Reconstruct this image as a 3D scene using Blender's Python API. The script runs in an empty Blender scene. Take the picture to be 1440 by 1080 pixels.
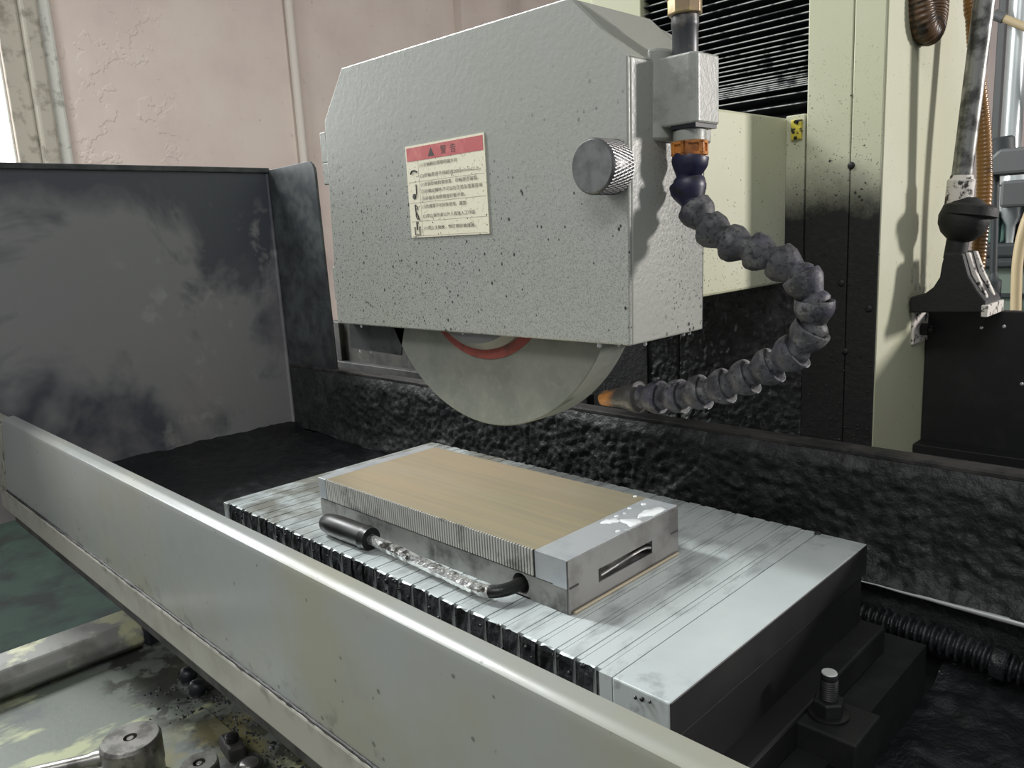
import bpy, bmesh, math, random
from mathutils import Vector, Matrix, noise
random.seed(7)
sc = bpy.context.scene
col = sc.collection
PI = math.pi

# ---------------------------------------------------------------- camera
CAM = Vector((0, 0, 1.284))
FPX = 1095.16
ROT = Matrix(((0.70939842, -0.09751838, 0.69802869),
              (0.70285997, 0.17146001, -0.6903545),
              (-0.05236175, 0.98035281, 0.19017523)))
cd = bpy.data.cameras.new('camera')
cam = bpy.data.objects.new('camera', cd)
col.objects.link(cam)
cd.sensor_width = 36
cd.lens = FPX * 36 / 1440
cd.clip_start = 0.01
cam.matrix_world = Matrix.Translation(CAM) @ ROT.to_4x4()
sc.camera = cam

# ---------------------------------------------------------------- world, lamps, exposure
w = bpy.data.worlds.new('world')
sc.world = w
w.use_nodes = True
w.node_tree.nodes['Background'].inputs[0].default_value = (0.93, 0.97, 1.0, 1)
w.node_tree.nodes['Background'].inputs[1].default_value = 0.36


def area_light(name, loc, target, size, power, color, size_y=None):
    ld = bpy.data.lights.new(name, 'AREA')
    ld.energy = power
    ld.color = color
    ld.size = size
    if size_y:
        ld.shape = 'RECTANGLE'
        ld.size_y = size_y
    o = bpy.data.objects.new(name, ld)
    col.objects.link(o)
    o.location = loc
    o.rotation_euler = (Vector(target) - Vector(loc)).to_track_quat('-Z', 'Y').to_euler()
    return o


# bright light behind and to the right: it casts the hose's shadow on the guard side and the lamp arm's on the column
area_light('shop_floodlight_right_offscreen', (3.2, 3.8, 2.05), (-0.4, 0.6, 1.3), 0.45, 190, (1.0, 0.95, 0.92))
# shop ceiling lamps: the left one casts the magnet block's and the guard's shadow to the right on the chuck
area_light('ceiling_lamp_left_offscreen', (-3.47, -0.31, 4.1), (-0.5, 0.5, 1.0), 0.34, 185, (0.97, 1.0, 0.98), 1.2)
area_light('ceiling_lamp_aisle_offscreen', (0.82, -2.26, 4.1), (-0.5, 0.5, 1.0), 2.4, 56, (1.0, 0.99, 0.97), 0.4)
# daylight through the left window, in its opening and facing straight into the room
area_light('window_left_offscreen', (-4.94, -0.3, 2.8), (0.0, -0.3, 2.8), 2.4, 110, (0.92, 0.97, 1.0), 3.3)

sc.view_settings.view_transform = 'Standard'
sc.view_settings.look = 'None'
sc.view_settings.exposure = 0.0
sc.view_settings.gamma = 1.0
sc.view_settings.use_curve_mapping = False


# ---------------------------------------------------------------- pixel -> point helpers
def ray(px, py):
    return ROT @ Vector((px - 720, -(py - 540), -FPX))


def at(px, py, axis, val):
    r = ray(px, py)
    i = 'xyz'.index(axis)
    return CAM + r * ((val - CAM[i]) / r[i])


# ---------------------------------------------------------------- materials
def srgb(r, g, b):
    def f(c):
        c /= 255
        return c / 12.92 if c <= 0.04045 else ((c + 0.055) / 1.055) ** 2.4
    return (f(r), f(g), f(b), 1)


MATS = {}


def M(name, c, rough=0.5, metal=0.0, layers=(), bump=(), spec=0.5, emit=None, trans=0, alpha=1, coat=0, aniso=None):
    m = bpy.data.materials.new(name)
    MATS[name] = m
    m.use_nodes = True
    nt = m.node_tree
    N, L = nt.nodes, nt.links
    b = N['Principled BSDF']
    b.inputs['Base Color'].default_value = c
    b.inputs['Roughness'].default_value = rough
    b.inputs['Metallic'].default_value = metal
    b.inputs['Specular IOR Level'].default_value = spec
    b.inputs['Coat Weight'].default_value = coat
    b.inputs['Coat Roughness'].default_value = 0.15
    if trans:
        b.inputs['Transmission Weight'].default_value = trans
        b.inputs['IOR'].default_value = 1.33
    if alpha < 1:
        b.inputs['Alpha'].default_value = alpha
    if emit:
        b.inputs['Emission Color'].default_value = emit[0]
        b.inputs['Emission Strength'].default_value = emit[1]
    geo = N.new('ShaderNodeNewGeometry')
    sep = N.new('ShaderNodeSeparateXYZ')
    L.new(geo.outputs['Position'], sep.inputs[0])

    def coords(st):
        mp = N.new('ShaderNodeVectorMath')
        mp.operation = 'MULTIPLY'
        L.new(geo.outputs['Position'], mp.inputs[0])
        mp.inputs[1].default_value = st
        return mp.outputs[0]

    def nz(scale, detail=4, st=(1, 1, 1), rgh=0.55, dist=0.0):
        n = N.new('ShaderNodeTexNoise')
        n.inputs['Scale'].default_value = scale
        n.inputs['Detail'].default_value = detail
        n.inputs['Roughness'].default_value = rgh
        n.inputs['Distortion'].default_value = dist
        L.new(coords(st), n.inputs['Vector'])
        return n.outputs['Fac']

    def vor(scale, st=(1, 1, 1), feat='F1'):
        n = N.new('ShaderNodeTexVoronoi')
        n.feature = feat
        n.inputs['Scale'].default_value = scale
        L.new(coords(st), n.inputs['Vector'])
        return n.outputs['Distance']

    def rng(v, a, b_, lo=0.0, hi=1.0):
        r = N.new('ShaderNodeMapRange')
        r.clamp = True
        L.new(v, r.inputs[0])
        for i, q in zip((1, 2, 3, 4), (a, b_, lo, hi)):
            r.inputs[i].default_value = q
        return r.outputs[0]

    def mth(op, a, b_):
        q = N.new('ShaderNodeMath')
        q.operation = op
        for i, v in enumerate((a, b_)):
            if isinstance(v, (int, float)):
                q.inputs[i].default_value = v
            else:
                L.new(v, q.inputs[i])
        return q.outputs[0]

    def mask(d):
        k = d.get('kind', 'noise')
        st = d.get('st', (1, 1, 1))
        if k == 'noise':
            f = rng(nz(d['scale'], d.get('detail', 5), st, d.get('rgh', 0.6), d.get('dist', 0)), d['lo'], d['hi'])
        elif k == 'spots':
            v = mth('ADD', vor(d['scale'], st), mth('MULTIPLY', nz(d['scale'] * 0.6, 3), d.get('vary', 0.7)))
            f = rng(v, d['hi'], d['lo'])
        elif k == 'crack':
            f = rng(vor(d['scale'], st, 'DISTANCE_TO_EDGE'), d['hi'], d['lo'])
        else:
            f = None
        for ax, a, b_, amp, ns in d.get('grad', ()):
            s = sep.outputs['XYZ'.index(ax.upper())]
            v = mth('ADD', s, mth('MULTIPLY', mth('SUBTRACT', nz(ns, 6, (1, 1, 1), 0.65), 0.5), amp))
            g = rng(v, a, b_)
            f = g if f is None else mth('MULTIPLY', f, g)
        if 'amt' in d:
            f = mth('MULTIPLY', f, d['amt'])
        return f

    cur = None
    rcur = None
    for d in layers:
        f = mask(d)
        mx = N.new('ShaderNodeMix')
        mx.data_type = 'RGBA'
        if cur is None:
            mx.inputs[6].default_value = c
        else:
            L.new(cur, mx.inputs[6])
        mx.inputs[7].default_value = d['col']
        L.new(f, mx.inputs[0])
        cur = mx.outputs[2]
        if 'rough' in d:
            rm = N.new('ShaderNodeMix')
            if rcur is None:
                rm.inputs[2].default_value = rough
            else:
                L.new(rcur, rm.inputs[2])
            rm.inputs[3].default_value = d['rough']
            L.new(f, rm.inputs[0])
            rcur = rm.outputs[0]
    if cur is not None:
        L.new(cur, b.inputs['Base Color'])
    if rcur is not None:
        L.new(rcur, b.inputs['Roughness'])
    prev = None
    for d in bump:
        bp = N.new('ShaderNodeBump')
        bp.inputs['Strength'].default_value = d.get('s', 0.4)
        bp.inputs['Distance'].default_value = d.get('d', 0.002)
        if d.get('kind') == 'crack':
            h = rng(vor(d['scale'], d.get('st', (1, 1, 1)), 'DISTANCE_TO_EDGE'), 0, d.get('w', 0.06))
        elif d.get('kind') == 'step':
            h = rng(nz(d['scale'], 4, d.get('st', (1, 1, 1)), 0.6), d['lo'], d['hi'])
        else:
            h = nz(d['scale'], d.get('detail', 4), d.get('st', (1, 1, 1)), 0.6)
        if 'grad' in d:
            h = mth('MULTIPLY', h, mask({'kind': 'x', 'grad': d['grad']}))
        L.new(h, bp.inputs['Height'])
        if prev is not None:
            L.new(prev, bp.inputs['Normal'])
        prev = bp.outputs[0]
    if prev is not None:
        L.new(prev, b.inputs['Normal'])
    return m


BLK = srgb(26, 27, 28)
DIRT = srgb(34, 35, 34)
M('floor_green', srgb(24, 40, 34), 0.8, spec=0.2, layers=[dict(col=srgb(12, 20, 18), scale=5, lo=0.45, hi=0.62), dict(col=srgb(40, 58, 50), scale=9, lo=0.6, hi=0.75, amt=0.5)])
M('plaster', srgb(220, 206, 195), 0.85, layers=[
    dict(col=srgb(208, 192, 184), scale=1.6, lo=0.4, hi=0.65),
    dict(col=srgb(216, 206, 196), scale=0.9, lo=0.5, hi=0.7, amt=0.6),
    dict(col=srgb(150, 134, 128), scale=14, lo=0.66, hi=0.72, amt=0.6, grad=(('z', 2.7, 3.3, 0.7, 2),)),
    dict(col=srgb(170, 154, 148), scale=22, lo=0.64, hi=0.72, amt=0.5)],
  bump=[dict(kind='step', scale=4, lo=0.52, hi=0.545, s=0.35, d=0.01, grad=(('y', 2.35, 2.0, 0.6, 2),)), dict(scale=40, s=0.25, d=0.004)])
M('plaster_back', srgb(200, 184, 178), 0.85, layers=[dict(col=srgb(178, 164, 160), scale=1.4, lo=0.4, hi=0.65)])
M('window_trim', srgb(176, 170, 156), 0.75, layers=[dict(col=srgb(140, 134, 120), scale=12, lo=0.5, hi=0.65)])
M('window_trim_pale', srgb(205, 205, 196), 0.7, layers=[dict(col=srgb(160, 158, 148), scale=15, lo=0.55, hi=0.7)])
M('daylight_pane', srgb(255, 255, 255), 0.3, emit=((1, 1, 1, 1), 2.6))
M('conduit', srgb(214, 206, 196), 0.5)
M('tray_dark', srgb(74, 77, 86), 0.5, layers=[
    dict(col=srgb(142, 142, 142), scale=3.2, lo=0.46, hi=0.54, amt=0.8, rough=0.8, dist=0.5, grad=(('z', 1.40, 1.35, 0.12, 6),)),
    dict(col=srgb(138, 134, 136), scale=5.5, lo=0.40, hi=0.6, amt=0.8, rough=0.85, grad=(('z', 1.26, 1.12, 0.25, 4),)),
    dict(col=srgb(160, 160, 156), scale=14, lo=0.58, hi=0.66, amt=0.5, grad=(('z', 1.38, 1.33, 0.1, 6), ('y', 0.45, 0.52, 0.1, 5)))],
  bump=[dict(scale=90, s=0.12, d=0.002)])
M('flange_dark', srgb(58, 62, 66), 0.5, layers=[
    dict(col=srgb(96, 102, 100), scale=40, lo=0.4, hi=0.6, amt=0.5),
    dict(col=BLK, scale=6, lo=0.4, hi=0.6, amt=0.6)])
M('grey_paint', srgb(140, 143, 141), 0.30, layers=[
    dict(col=srgb(134, 132, 110), scale=5, lo=0.42, hi=0.62, amt=0.6, rough=0.6, grad=(('x', -1.25, -0.95, 0.2, 4),)),
    dict(col=srgb(120, 122, 120), scale=9, lo=0.55, hi=0.7, amt=0.4),
    dict(kind='spots', col=srgb(60, 60, 56), scale=70, lo=0.36, hi=0.42, amt=0.7),
    dict(col=srgb(70, 70, 66), scale=60, lo=0.56, hi=0.66, amt=0.55, grad=(('z', 0.965, 0.935, 0.03, 14),))],
  bump=[dict(scale=120, s=0.06, d=0.001)], coat=0.15)
M('band_paint', srgb(150, 148, 138), 0.45, layers=[
    dict(col=srgb(112, 110, 100), scale=10, lo=0.48, hi=0.65, amt=0.6),
    dict(col=srgb(60, 58, 54), scale=50, lo=0.56, hi=0.64, amt=0.7, grad=(('z', 0.918, 0.936, 0.02, 20),))],
  bump=[dict(scale=120, s=0.08, d=0.001)])
M('guard_paint', srgb(160, 162, 155), 0.34, layers=[
    dict(col=srgb(156, 157, 144), scale=6, lo=0.45, hi=0.7, amt=0.4),
    dict(col=srgb(96, 98, 94), scale=900, lo=0.50, hi=0.60, amt=0.55, grad=(('z', 1.42, 1.25, 0.1, 8),)),
    dict(kind='spots', col=DIRT, scale=120, lo=0.36, hi=0.40, vary=0.55, amt=0.95, st=(1, 1, 0.75), grad=(('z', 1.43, 1.30, 0.12, 8),)),
    dict(kind='spots', col=DIRT, scale=210, lo=0.385, hi=0.43, vary=0.55, amt=0.95, st=(1, 1, 0.7), grad=(('z', 1.42, 1.33, 0.12, 8), ('x', -0.40, -0.60, 0.15, 6))),
    dict(kind='spots', col=DIRT, scale=330, lo=0.44, hi=0.51, vary=0.55, amt=0.8, grad=(('z', 1.40, 1.27, 0.12, 8), ('x', -0.42, -0.66, 0.1, 5)))],
  bump=[dict(scale=170, s=0.22, d=0.0015), dict(scale=60, s=0.1, d=0.001)], coat=0.1)
M('guard_side', srgb(160, 162, 155), 0.34, layers=[
    dict(kind='spots', col=DIRT, scale=260, lo=0.42, hi=0.48, vary=0.55, amt=0.95, grad=(('y', 0.545, 0.59, 0.03, 14),)),
    dict(col=srgb(70, 68, 66), scale=380, lo=0.52, hi=0.60, amt=0.85, grad=(('y', 0.555, 0.595, 0.03, 20), ('z', 1.2, 1.32, 0.2, 9))),
    dict(kind='spots', col=BLK, scale=110, lo=0.42, hi=0.48, vary=0.55, grad=(('z', 1.23, 1.19, 0.02, 30), ('y', 0.55, 0.60, 0.02, 20))),
    dict(col=srgb(156, 157, 144), scale=6, lo=0.45, hi=0.7, amt=0.4)],
  bump=[dict(scale=220, s=0.3, d=0.0012)])
M('guard_top', srgb(160, 162, 155), 0.34, layers=[dict(col=srgb(156, 157, 144), scale=6, lo=0.45, hi=0.7, amt=0.4)], bump=[dict(scale=170, s=0.22, d=0.0015)], coat=0.1)
M('guard_inside', srgb(58, 59, 60), 0.6, layers=[dict(col=BLK, scale=30, lo=0.45, hi=0.6)])
M('manifold_paint', srgb(160, 162, 155), 0.38, layers=[dict(col=srgb(110, 110, 106), scale=40, lo=0.55, hi=0.7, amt=0.5)], bump=[dict(scale=240, s=0.35, d=0.0012)])
M('machined_edge', srgb(170, 172, 170), 0.3, 0.7)
M('knurled_steel', srgb(104, 104, 104), 0.38, 0.75)
M('knob_face', srgb(120, 121, 120), 0.42, 0.5, layers=[dict(col=srgb(96, 97, 96), scale=40, lo=0.45, hi=0.6)])
M('abrasive', srgb(124, 127, 119), 0.9, layers=[dict(col=srgb(112, 116, 109), scale=22, lo=0.42, hi=0.62), dict(col=srgb(136, 138, 129), scale=90, lo=0.5, hi=0.7, amt=0.5)], bump=[dict(scale=500, s=0.25, d=0.0006)])
M('blotter_red', srgb(134, 66, 58), 0.7, layers=[dict(col=srgb(100, 58, 52), scale=60, lo=0.5, hi=0.65)])
M('flange_steel', srgb(110, 112, 112), 0.5, 0.3)
M('black_rubber', srgb(26, 28, 34), 0.42)
M('pleat_black', srgb(14, 16, 20), 0.55)
M('pleat_edge', srgb(176, 178, 176), 0.5, layers=[dict(col=srgb(60, 62, 66), scale=60, lo=0.48, hi=0.6)])
CREAM = srgb(190, 191, 163)
M('cream_column', CREAM, 0.45, layers=[
    dict(col=srgb(206, 206, 188), scale=3, lo=0.45, hi=0.6, amt=0.5),
    dict(kind='spots', col=DIRT, scale=130, lo=0.34, hi=0.39, vary=0.55, grad=(('z', 1.50, 1.34, 0.08, 9),)),
    dict(kind='spots', col=DIRT, scale=300, lo=0.40, hi=0.47, vary=0.55, amt=0.85, grad=(('z', 1.50, 1.33, 0.12, 9),)),
    dict(kind='spots', col=BLK, scale=60, lo=0.31, hi=0.35, vary=0.6, grad=(('z', 1.44, 1.36, 0.05, 9),)),
    dict(kind='x', col=srgb(26, 27, 26), rough=0.75, grad=(('z', 1.352, 1.286, 0.09, 9),)),
    dict(col=srgb(44, 46, 42), scale=190, lo=0.56, hi=0.66, amt=0.6, grad=(('z', 1.33, 1.25, 0.06, 7),))],
  bump=[dict(scale=150, s=0.5, d=0.003, grad=(('z', 1.34, 1.24, 0.05, 6),)), dict(scale=300, s=0.06, d=0.001)])
M('cream_side', CREAM, 0.45, layers=[
    dict(col=srgb(206, 206, 188), scale=3, lo=0.45, hi=0.6, amt=0.5),
    dict(kind='spots', col=srgb(70, 66, 60), scale=140, lo=0.30, hi=0.34, vary=0.55, amt=0.8),
    dict(col=srgb(78, 74, 70), scale=90, lo=0.52, hi=0.62, amt=0.85, grad=(('y', 1.02, 1.05, 0.04, 10), ('y', 1.12, 1.08, 0.03, 10), ('z', 1.145, 1.17, 0.02, 10), ('z', 1.24, 1.19, 0.05, 10)))],
  bump=[dict(scale=400, s=0.12, d=0.0008)])
M('cream_housing', CREAM, 0.45, layers=[
    dict(col=srgb(206, 206, 188), scale=3, lo=0.45, hi=0.6, amt=0.5),
    dict(kind='spots', col=DIRT, scale=180, lo=0.32, hi=0.37, vary=0.55, amt=0.9),
    dict(kind='spots', col=DIRT, scale=260, lo=0.40, hi=0.47, vary=0.55, amt=0.9, grad=(('z', 1.30, 1.22, 0.06, 10),))],
  bump=[dict(scale=250, s=0.12, d=0.001)])
M('cream_plain', CREAM, 0.5, layers=[dict(col=srgb(150, 150, 128), scale=6, lo=0.5, hi=0.65)])
M('sludge', srgb(42, 43, 44), 0.5, layers=[
    dict(col=srgb(62, 64, 64), scale=26, lo=0.48, hi=0.66), dict(col=srgb(24, 25, 26), scale=50, lo=0.5, hi=0.62, amt=0.7)],
  bump=[dict(scale=130, s=0.6, d=0.004), dict(scale=320, s=0.35, d=0.002)])
M('sludge_wet', srgb(30, 31, 33), 0.32, layers=[dict(col=srgb(52, 55, 58), scale=30, lo=0.5, hi=0.68)], bump=[dict(scale=150, s=0.6, d=0.004)])
M('bed_sludge', srgb(17, 18, 21), 0.5, layers=[
    dict(col=srgb(70, 72, 76), scale=20, lo=0.45, hi=0.62, amt=0.8, grad=(('y', 0.42, 0.36, 0.05, 8),)),
    dict(col=srgb(40, 42, 44), scale=30, lo=0.55, hi=0.7, amt=0.7)], bump=[dict(scale=60, s=0.5, d=0.004)])
M('black_steel', srgb(22, 23, 24), 0.55, layers=[dict(col=srgb(40, 40, 40), scale=30, lo=0.5, hi=0.7, amt=0.6)], bump=[dict(scale=180, s=0.15, d=0.001)])
M('dark_iron', srgb(60, 58, 56), 0.6, layers=[dict(col=srgb(28, 28, 28), scale=30, lo=0.42, hi=0.6)], bump=[dict(scale=150, s=0.4, d=0.002)])
M('brown_panel', srgb(64, 62, 56), 0.55, layers=[dict(col=srgb(30, 30, 29), scale=18, lo=0.45, hi=0.6), dict(col=srgb(112, 110, 98), scale=22, lo=0.6, hi=0.72, amt=0.5)])
M('pole_top', srgb(196, 204, 204), 0.36, 0.25, layers=[
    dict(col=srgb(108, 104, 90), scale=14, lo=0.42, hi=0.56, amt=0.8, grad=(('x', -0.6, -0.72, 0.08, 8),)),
    dict(col=srgb(110, 114, 116), scale=50, lo=0.5, hi=0.7, amt=0.6, st=(1, 0.4, 1))],
  bump=[dict(scale=100, s=0.08, d=0.001)])
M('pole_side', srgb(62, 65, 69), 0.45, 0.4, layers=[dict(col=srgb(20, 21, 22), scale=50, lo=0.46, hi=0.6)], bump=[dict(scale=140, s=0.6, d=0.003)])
M('spacer', srgb(120, 124, 124), 0.35, 0.5, layers=[dict(col=srgb(48, 48, 48), scale=40, lo=0.45, hi=0.6)], bump=[dict(scale=140, s=0.4, d=0.002)])
M('groove', srgb(18, 18, 18), 0.6)
M('end_plate', srgb(196, 204, 204), 0.36, 0.25, layers=[
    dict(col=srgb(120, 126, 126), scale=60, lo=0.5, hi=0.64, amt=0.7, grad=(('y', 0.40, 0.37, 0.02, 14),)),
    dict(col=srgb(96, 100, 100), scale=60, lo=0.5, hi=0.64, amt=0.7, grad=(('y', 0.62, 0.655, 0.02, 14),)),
    dict(col=srgb(186, 194, 194), scale=12, lo=0.4, hi=0.7)], bump=[dict(scale=90, s=0.05, d=0.001)])
M('chuck_body', srgb(24, 24, 25), 0.5, layers=[dict(col=srgb(42, 42, 42), scale=14, lo=0.5, hi=0.7, amt=0.6)])
M('ground_brass', srgb(214, 200, 168), 0.30, 0.7, layers=[
    dict(col=srgb(196, 186, 162), scale=12, lo=0.4, hi=0.65, st=(0.25, 14, 1), amt=0.7), dict(col=srgb(216, 208, 182), scale=8, lo=0.5, hi=0.7, st=(0.4, 2, 1), amt=0.6)],
  bump=[dict(scale=60, s=0.10, d=0.0008, st=(0.3, 14, 1))])
M('ground_steel', srgb(184, 188, 190), 0.34, 0.4, layers=[dict(col=srgb(166, 172, 178), scale=30, lo=0.45, hi=0.65)], bump=[dict(scale=60, s=0.06, d=0.0008, st=(0.3, 12, 1))])
M('block_side', srgb(142, 142, 138), 0.42, 0.35, layers=[dict(col=srgb(72, 72, 70), scale=26, lo=0.46, hi=0.66), dict(col=srgb(160, 160, 156), scale=36, lo=0.58, hi=0.7, amt=0.6, st=(2, 2, 0.4))])
M('block_end', srgb(118, 118, 116), 0.4, 0.5, layers=[dict(col=srgb(84, 82, 80), scale=24, lo=0.5, hi=0.7)])
M('lamination_light', srgb(196, 196, 190), 0.4, 0.3, layers=[dict(col=srgb(70, 70, 68), scale=30, lo=0.54, hi=0.68, amt=0.75)])
M('lamination_dark', srgb(36, 34, 31), 0.7)
M('foot_bead', srgb(150, 140, 118), 0.6)
M('milky_coolant', srgb(226, 230, 230), 0.12, coat=0.5)
M('grip_black', srgb(15, 15, 16), 0.38, layers=[dict(col=srgb(44, 44, 44), scale=30, lo=0.52, hi=0.68, amt=0.5, rough=0.6)])
M('worn_steel', srgb(168, 168, 166), 0.28, 0.85, layers=[dict(col=srgb(60, 58, 54), scale=70, lo=0.52, hi=0.6)], bump=[dict(scale=110, s=0.6, d=0.003)])
M('dark_steel', srgb(52, 52, 52), 0.35, 0.7, bump=[dict(scale=120, s=0.3, d=0.002)])
M('bright_steel', srgb(226, 228, 228), 0.25, 0.5)
M('hose_plastic', srgb(74, 74, 77), 0.55, layers=[dict(col=srgb(54, 52, 74), scale=30, lo=0.5, hi=0.66, amt=0.8), dict(col=srgb(30, 30, 31), scale=55, lo=0.5, hi=0.66, amt=0.8), dict(col=srgb(124, 124, 122), scale=70, lo=0.52, hi=0.66, amt=0.55), dict(col=srgb(28, 28, 29), scale=260, lo=0.54, hi=0.62, amt=0.8)], bump=[dict(scale=260, s=0.35, d=0.0015)])
M('hose_plastic_blue', srgb(34, 34, 62), 0.42, layers=[dict(col=srgb(28, 28, 32), scale=60, lo=0.5, hi=0.62, grad=(('z', 1.335, 1.32, 0.02, 20),))])
M('orange_plastic', srgb(204, 134, 66), 0.4, layers=[dict(col=srgb(140, 84, 40), scale=60, lo=0.52, hi=0.66)])
M('nozzle', srgb(66, 64, 62), 0.5, layers=[dict(col=srgb(190, 128, 66), scale=70, lo=0.48, hi=0.56, grad=(('x', -0.437, -0.447, 0.008, 60),))], bump=[dict(scale=300, s=0.4, d=0.0015)])
M('brass_fitting', srgb(158, 138, 112), 0.35, 0.7, layers=[dict(col=srgb(190, 170, 110), scale=40, lo=0.5, hi=0.65)])
M('pipe_dark', srgb(76, 77, 80), 0.4, 0.4, layers=[dict(col=srgb(110, 106, 100), scale=60, lo=0.55, hi=0.7)])
M('label_white', srgb(232, 226, 202), 0.5, layers=[dict(kind='spots', col=DIRT, scale=210, lo=0.355, hi=0.39, vary=0.55), dict(col=srgb(200, 194, 168), scale=260, lo=0.58, hi=0.64, amt=0.7)])
M('label_red', srgb(190, 92, 92), 0.5, layers=[dict(col=srgb(206, 120, 112), scale=40, lo=0.5, hi=0.65)])
M('label_ink', srgb(112, 104, 96), 0.6)
M('label_ink_dark', srgb(60, 58, 56), 0.6)
M('yellow_plate', srgb(206, 190, 70), 0.45, layers=[dict(col=DIRT, scale=120, lo=0.54, hi=0.58)])
M('lamp_black', srgb(26, 26, 26), 0.65, bump=[dict(scale=150, s=0.4, d=0.002)])
M('lamp_worn', srgb(216, 210, 202), 0.6, layers=[dict(col=srgb(60, 56, 54), scale=110, lo=0.54, hi=0.60)])
M('lamp_tube', srgb(150, 150, 146), 0.35, 0.6, layers=[dict(col=srgb(84, 84, 82), scale=40, lo=0.45, hi=0.6)])
M('conduit_brown', srgb(146, 106, 56), 0.3, layers=[dict(col=srgb(78, 58, 40), scale=30, lo=0.5, hi=0.65)])
M('conduit_brown_dark', srgb(98, 74, 52), 0.38, layers=[dict(col=srgb(44, 38, 34), scale=60, lo=0.48, hi=0.6)])
M('console_paint', srgb(100, 106, 98), 0.6, layers=[
    dict(col=srgb(162, 166, 130), scale=9, lo=0.50, hi=0.56, amt=0.85, st=(1.6, 0.7, 1)),
    dict(col=srgb(86, 90, 90), scale=14, lo=0.48, hi=0.6, amt=0.8),
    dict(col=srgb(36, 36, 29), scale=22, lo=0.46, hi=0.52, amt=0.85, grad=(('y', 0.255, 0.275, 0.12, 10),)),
    dict(col=srgb(120, 112, 66), scale=12, lo=0.52, hi=0.6, amt=0.7, grad=(('x', -0.85, -0.78, 0.06, 8),))],
  bump=[dict(scale=120, s=0.2, d=0.0015)])
M('bar_worn', srgb(128, 128, 124), 0.5, layers=[dict(col=srgb(180, 180, 148), scale=16, lo=0.5, hi=0.58, st=(1, 1, 1)), dict(col=srgb(90, 88, 84), scale=18, lo=0.52, hi=0.64, amt=0.7)])
M('hub_steel', srgb(140, 138, 134), 0.32, 0.75, layers=[dict(col=srgb(100, 98, 95), scale=60, lo=0.48, hi=0.62)])
M('droplet', srgb(240, 244, 246), 0.05, trans=0.75, spec=0.6)
M('bg_green', srgb(112, 124, 112), 0.6)
M('bg_dark', srgb(48, 52, 54), 0.6)
M('bg_teal', srgb(80, 112, 104), 0.5)
M('bg_silver', srgb(190, 196, 196), 0.3, 0.5)
M('bg_grey', srgb(92, 94, 94), 0.5)
M('bg_yellow', srgb(216, 190, 60), 0.5)
M('bg_blue', srgb(60, 110, 160), 0.5)
M('bg_hose', srgb(190, 172, 136), 0.4)


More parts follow.
